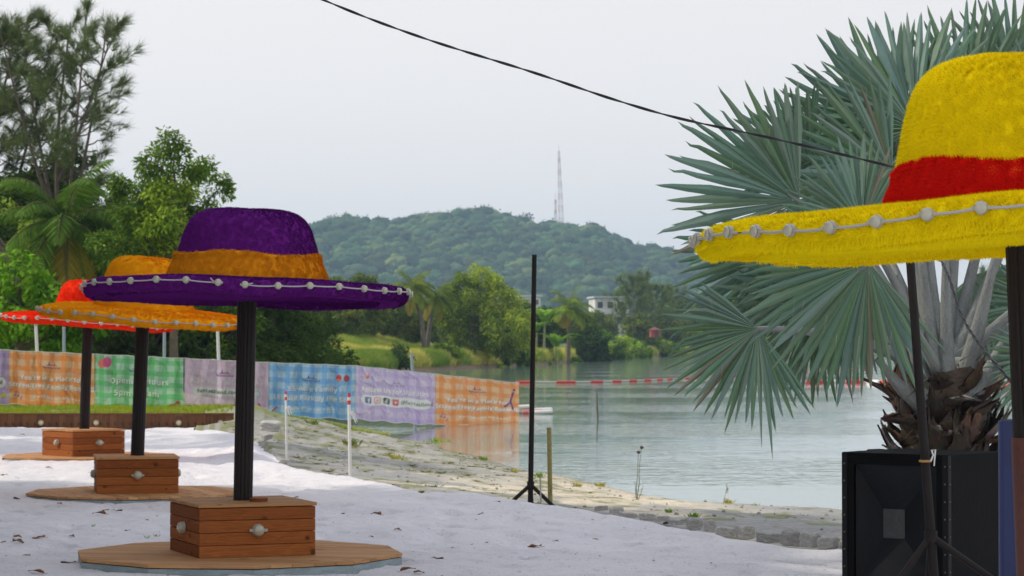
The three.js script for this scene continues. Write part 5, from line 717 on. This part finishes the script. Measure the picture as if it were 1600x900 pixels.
// ---------------------------------------------------------------- stones, weeds, leaves
{
  const r = rng(801), lump = (k) => { const g = new THREE.IcosahedronGeometry(0.5, 4), p = g.attributes.position, v = V(0, 0, 0); for (let i = 0; i < p.count; i++) { v.fromBufferAttribute(p, i); const n = v.clone().normalize(), s = Math.min(1, 0.62 / Math.max(Math.abs(n.x), Math.abs(n.y), Math.abs(n.z))) * (0.82 + 0.3 * fbm(n.x * 2 + k * 7, n.y * 2 + n.z * 2.3, 3) + 0.06 * fbm(n.x * 9 + k, n.y * 9 - n.z * 8, 2)); p.setXYZ(i, n.x * 0.5 * s, n.y * 0.5 * s, n.z * 0.5 * s); } g.computeVertexNormals(); return g; }, G = [1, 2, 3, 4].map(lump), SM = [[0.6, 0.58, 0.54], [0.66, 0.63, 0.57], [0.5, 0.48, 0.45]].map((c) => mat(c, 0.95, { map: tBlotch, bumpMap: bRough, bumpScale: 0.015 }));
  const stone = (px, py, D, w, h, label, m) => { const b = at(px, py, D), o = new THREE.Mesh(G[(r() * 4) | 0], SM[m ?? (r() * 3) | 0]); o.name = numbered('stone'); o.castShadow = o.receiveShadow = true; o.position.set(b.x, b.y + h * 0.16, b.z); const kerb = label.includes('kerb row'); o.scale.set(w * (kerb ? 1.32 : 1.15), h * 1.4, w * (0.8 + 0.3 * r())); if (kerb) o.position.y += h * 0.15; o.rotation.set(0.3 * (r() - 0.5), r() * 1.6 - 0.8, 0.3 * (r() - 0.5)); scene.add(o); tag(o, label, 'stone', label.includes('kerb row') ? 'stones of the kerb row' : undefined); };
  [[938, 800, 24], [962, 804, 22], [984, 809, 24], [1008, 812, 26], [1034, 814, 22], [1058, 819, 26], [1084, 825, 26], [1110, 830, 26], [1136, 836, 28], [1166, 841, 34], [1200, 847, 34], [1236, 851, 36], [1268, 854, 26], [1296, 857, 30], [1326, 859, 30]].forEach(([x, y, w], k) => { const D = gd(y); stone(x + 8 * (r() - 0.5), y - 1 - 3 * r(), D + 0.1 * r(), w / FOC * D * (0.75 + 0.75 * r()), 0.055 + 0.08 * r() * r() + (k > 7 ? 0.03 : 0), 'rough grey stone, ' + ORD[k] + ' from the left in the kerb row beside the sand'); });
  stone(531, 745, 32.6, 0.2, 0.07, 'yellowish broken block at the foot of the right white stake', 1); stone(514, 743, 33, 0.12, 0.06, 'small grey stone left of the yellowish block', 0); stone(424, 668, 47.5, 0.5, 0.2, 'weathered grey rock on the bank right of the purple hat pole', 0); stone(418, 684, 46, 0.24, 0.1, 'brownish small rock below the weathered grey rock', 2);
  { const ms = [], cs = [], ws = [], wc = [], peb = lump(9), wt = new MB(); for (let k = 0; k < 18; k++) { const a = r() * 6.28, q = V(0.6 * (r() - 0.5), 0, 0.3 * (r() - 0.5)), dd = V(Math.cos(a) * 0.8, 0.5 + 0.6 * r(), Math.sin(a) * 0.8).normalize(); wt.leaf(q, dd, V(0, 1, 0.2).normalize(), 0.7 * (0.5 + r()), 0.09, [1, 1, 1], 0.3); }
    for (let i = 0; i < 16000 && ms.length < 1500; i++) { const D = 20 + 48 * r(), x = (table(edgeX, D) - 1.2) + r() * (D < 38 ? 9 : 7.5); if (inSand(x, D) || !inland(x, D)) continue; const h = bankH(x, D); if (h < WATER + 0.01) continue; const n = fbm(x * 1.3 + 5, D * 0.9, 3); if (n < 0.47 && r() < 0.75) continue; const s = 0.015 + 0.05 * r() ** 4; ms.push(M4(V(x, h, -D), euler(r(), r() * 6, r()), V(s * 1.4, s, s))); const b = 0.2 + 0.2 * r(); cs.push(new THREE.Color(b, b * 0.96, b * 0.88)); }
    for (let i = 0; i < 16000 && ws.length < 420; i++) { const D = 22 + 46 * r(), x = (table(edgeX, D) - 1.2) + r() * (D < 38 ? 9 : 7.5); if (inSand(x, D) || !inland(x, D)) continue; const h = bankH(x, D); if (h < WATER + 0.01) continue; const n = fbm(x * 2.3 + 40, D * 1.3, 4) + 0.12 * smoothstep(D, 34, 46); if (n < 0.57 || x > 0.4) continue; const s = 0.04 + 0.08 * r(); ws.push(M4(V(x, h - 0.005, -D), euler(0, r() * 6, 0), V(s * 1.6, s * 0.8, s * 1.6))); const b = 0.7 + 0.6 * r(), y = r(); wc.push(new THREE.Color((0.17 + 0.14 * y) * b, (0.22 + 0.05 * y) * b, 0.06 * b)); }
    stuff('gravel', peb, phys([1, 1, 1], 0.95, { specularIntensity: 0.2 }), scene, ms, cs, 'loose grey gravel strewn over the bank', 'gravel'); stuff('ground_weeds', wt.geo(), M.leafOpaque, scene, ws, wc, 'patchy low weeds creeping over the bank', 'weeds'); }
  // weeds and grass clumps
  const clump = (px, py, h, s, col, label, cat = 'grass clump', n = 40) => { const D = gd(py, h), p = at(px, 535, D), t = thing('grass_clump', V(p.x, Math.max(bankH(p.x, D), inSand(p.x, D) ? sandH(p.x, D) : -9) - 0.01, p.z), 0, label, cat), mb = new MB(); for (let i = 0; i < n; i++) { const a = r() * 6.28, q = V(0.5 * s * Math.cos(a * 3) * r(), 0, 0.5 * s * Math.sin(a * 3) * r()), d = V(Math.cos(a) * 0.6, 0.8 + r(), Math.sin(a) * 0.6).normalize(); mb.leaf(q, d, V(-d.z, 0.3, d.x).normalize(), s * (0.5 + 0.6 * r()), s * 0.09, tint(r, col, 0.3), 0.3); } add('blades', mb.geo(), M.leaf, t); };
  const gr = [0.12, 0.2, 0.04], ye = [0.27, 0.24, 0.07];
  clump(1083, 808, -0.12, 0.13, gr, 'small bright green grass clump on the grey bank'); clump(1045, 803, -0.15, 0.1, gr, 'faint green grass clump left of the bright one'); clump(938, 752, -0.68, 0.16, ye, 'round yellowish grass clump at the waterline'); clump(842, 741, -0.6, 0.2, gr, 'grass clump at the waterline right of the black pole'); clump(805, 737, -0.6, 0.16, ye, 'yellowish grass clump at the waterline left of the black pole'); clump(680, 682, -0.68, 0.45, [0.2, 0.26, 0.05], 'leafy yellow-green weed at the waterline below the lilac banner', 'weed', 60); clump(600, 683, -0.4, 0.24, ye, 'dry grass clump on the mound below the light blue banner'); clump(1140, 797, -0.6, 0.14, ye, 'thin yellow grass clump on the shore near the fan palm'); clump(755, 718, -0.7, 0.18, gr, 'green grass clump on the shore left of the black pole'); clump(490, 672, -0.1, 0.25, [0.12, 0.15, 0.05], 'dark grass clump on the mound beside the left stake'); clump(550, 690, -0.2, 0.3, [0.12, 0.14, 0.05], 'spreading dark grass clump on the bank behind the right stake'); clump(620, 712, -0.3, 0.24, ye, 'dry weed clump in the middle of the grey bank'); clump(1180, 802, -0.5, 0.1, gr, 'tiny green clump on the shore close to the speaker'); clump(902, 762, -0.55, 0.14, ye, 'thin dry clump on the beige shore');
  { const D = gd(790, -0.35), b = at(995, 790, D), t = thing('flower_weed', b, 0, 'tall thin weed with small mauve flower heads on the shore', 'weed'), mb = new MB(); b.y -= 0.02; [[0.06, 0.74], [0.02, 0.68], [-0.03, 0.3], [0.08, 0.25]].forEach(([x, h]) => mb.tube(bend(V(0, 0, 0), V(x, h, 0.02), 0.0, 5, r), [0.006, 0.005, 0.005, 0.004, 0.004, 0.003], 5, [0.14, 0.16, 0.06])); for (let i = 0; i < 14; i++) { const a = r() * 6.28; mb.leaf(V(0.01, 0.03 + 0.25 * r(), 0), V(Math.cos(a), 0.4, Math.sin(a)).normalize(), V(0, 1, 0), 0.1, 0.02, [0.14, 0.18, 0.05], 0.2); } add('stems', mb.geo(), M.plain, t); for (const [x, y] of [[0.06, 0.74], [0.02, 0.68]]) add('flower_head', new THREE.SphereGeometry(0.026, 10, 8).scale(1, 0.8, 1).translate(x, y, 0.02), mat([0.10, 0.06, 0.07], 0.9), t); }
  { const D = gd(796, -0.55), b = at(1128, 796, D), t = thing('grass_stalk', b, 0, 'pale feathery grass stalk on the shore', 'grass stalk'), mb = new MB(); mb.tube(bend(V(0, 0, 0), V(0.06, 0.28, 0), 0.02), [0.005, 0.005, 0.005, 0.004, 0.004, 0.003], 5, [0.3, 0.3, 0.12]); add('stem', mb.geo(), M.plain, t); const h = new MB(); for (let i = 0; i < 40; i++) { const y = 0.22 + 0.12 * r(), q = V(0.05 + 0.03 * r(), y, 0); h.sliver(q, q.clone().add(V(0.05 * (r() - 0.5), 0.05 * r(), 0.04 * (r() - 0.5))), V(1, 0, 0), 0.008, [0.45, 0.42, 0.22]); } add('seed_head', h.geo(), M.plain, t); }
  // dry leaves
  const leafShape = (k) => { const mb = new MB(), q = rng(900 + k), N = 8, c = [[0.26, 0.11, 0.04], [0.2, 0.10, 0.05], [0.32, 0.16, 0.06], [0.14, 0.07, 0.04]][k % 4]; for (let i = 0; i <= N; i++) { const x = i / N, w = 0.24 * Math.sin(Math.PI * Math.pow(x, 0.85)) + 0.005, y = 0.16 * Math.sin(x * 3.0 + k) * x + 0.03; for (const a of [-1, 0, 1]) mb.v(V(x - 0.5, y + (a ? 0.10 + 0.08 * Math.sin(x * 6 + k * a) : 0), a * w), V(0, 1, 0), x, a, c.map((z) => z * (0.8 + 0.4 * q()))); } for (let i = 0; i < N; i++) for (const a of [0, 1]) { const b = i * 3 + a; mb.i.push(b, b + 3, b + 1, b + 1, b + 3, b + 4); } mb.tube([V(-0.72, 0.06, 0), V(-0.6, 0.02, 0), V(-0.5, 0.03, 0)], [0.012, 0.012, 0.012], 4, c); return mb.geo(true); }, LG = [0, 1, 2, 3].map(leafShape);
  const spots = [[9, 721, 14], [78, 732, 10], [7, 745, 12], [27, 781, 14], [156, 803, 22], [95, 788, 10], [166, 795, 11], [185, 796, 14], [29, 835, 18], [30, 846, 22], [62, 842, 20], [62, 859, 18], [43, 859, 16], [114, 838, 12], [5, 839, 12], [108, 880, 22], [58, 898, 24], [140, 717, 10], [461, 777, 12], [533, 796, 12], [588, 805, 22], [622, 832, 12], [613, 757, 12], [655, 770, 16], [718, 772, 10], [592, 748, 10], [835, 855, 26], [685, 876, 20], [638, 893, 26], [655, 897, 16], [751, 804, 10], [706, 820, 8], [778, 788, 8], [692, 843, 8], [480, 788, 12], [1000, 806, 22], [1048, 812, 24], [1143, 841, 28], [1188, 846, 26], [1100, 829, 18], [1225, 848, 14], [868, 842, 8], [930, 838, 8], [985, 860, 8], [760, 842, 7], [320, 676, 8], [36, 677, 9], [370, 770, 10], [580, 835, 8], [900, 800, 8], [20, 800, 10], [200, 830, 9], [230, 812, 7]];
  const leaves = [], kerbLeaves = []; spots.forEach(([x, y, s], i) => { const D = gd(y), p = at(x, y, D), o = new THREE.Mesh(LG[i % 4], M.dryLeaf); o.name = numbered('dry_leaf'); o.castShadow = o.receiveShadow = true; const L = s / FOC * D; o.position.set(p.x, Math.max(sandH(p.x, D), bankH(p.x, D)) + 0.004, p.z); o.scale.setScalar(L * 1.05); o.rotation.set(0.2 * (r() - 0.5), (r() - 0.5) * 1.6 + (r() < 0.5 ? Math.PI : 0), 0.2 * (r() - 0.5)); scene.add(o); tag(o, x > 990 && y < 850 && s > 13 ? 'curled brown leaf lying against the kerb stones' : 'dry brown leaf lying on the white sand', 'leaf', x > 990 && y < 850 && s > 13 ? 'brown leaves along the kerb stones' : 'dry leaves scattered on the white sand'); (x > 990 && y < 850 && s > 13 ? kerbLeaves : leaves).push([x + y * 1e-4, o]); });
  placeLabels('dry brown leaf on the sand', leaves, [[119, 'left of the nearest deck'], [265, 'left of the nearest box'], [640, 'near the purple hat'], [800, 'left of the black pole stand'], [1e9, 'right of the black pole stand']]); placeLabels('curled brown leaf', kerbLeaves, [[1e9, 'lying against the kerb stones']]);
  { const ms = [], cs = [], bit = new THREE.TetrahedronGeometry(0.5, 0).scale(1.6, 0.3, 0.7); for (let i = 0; i < 900; i++) { const D = 16.5 + 30 * r() * r(), x = (r() - 0.5) * 0.42 * D; if (!inSand(x, D) || lineDist(edge, x, D) < 0.2) continue; const s = 0.008 + 0.022 * r() ** 3; ms.push(M4(V(x, sandH(x, D) + s * 0.1, -D), euler(0.4 * (r() - 0.5), r() * 6.28, 0), V(s, s, s))); const b = 0.06 + 0.2 * r(); cs.push(new THREE.Color(b, b * 0.72, b * 0.5)); } stuff('litter', bit, M.litter = mat([1, 1, 1], 0.9), scene, ms, cs, 'fine brown bark and leaf crumbs strewn on the sand', 'litter'); }
  // seedlings on the sand
  for (const [x, y] of [[147, 821], [231, 838], [247, 836]]) clump(x, y, 0, 0.07, gr, ['tiny green sprig on the sand below the fallen leaves', 'green seedling on the sand left of the nearest box', 'green seedling close to the nearest box'][[147, 231, 247].indexOf(x)], 'seedling', 10);
  { const p = at(402, 785, 19.95), t = thing('wood_offcut', V(p.x, 0.075 + 0.41, -19.9), 0.5, 'small brown wooden disc lying on the nearest box beside the pole', 'offcut'); add('disc', new THREE.CylinderGeometry(0.07, 0.07, 0.025, 20).translate(0.02, 0.0135, 0), woods[3], t); add('rim', new THREE.TorusGeometry(0.068, 0.006, 6, 24).rotateX(Math.PI / 2).translate(0.02, 0.022, 0), woods[1], t); }
}
renderer.render(scene, camera);
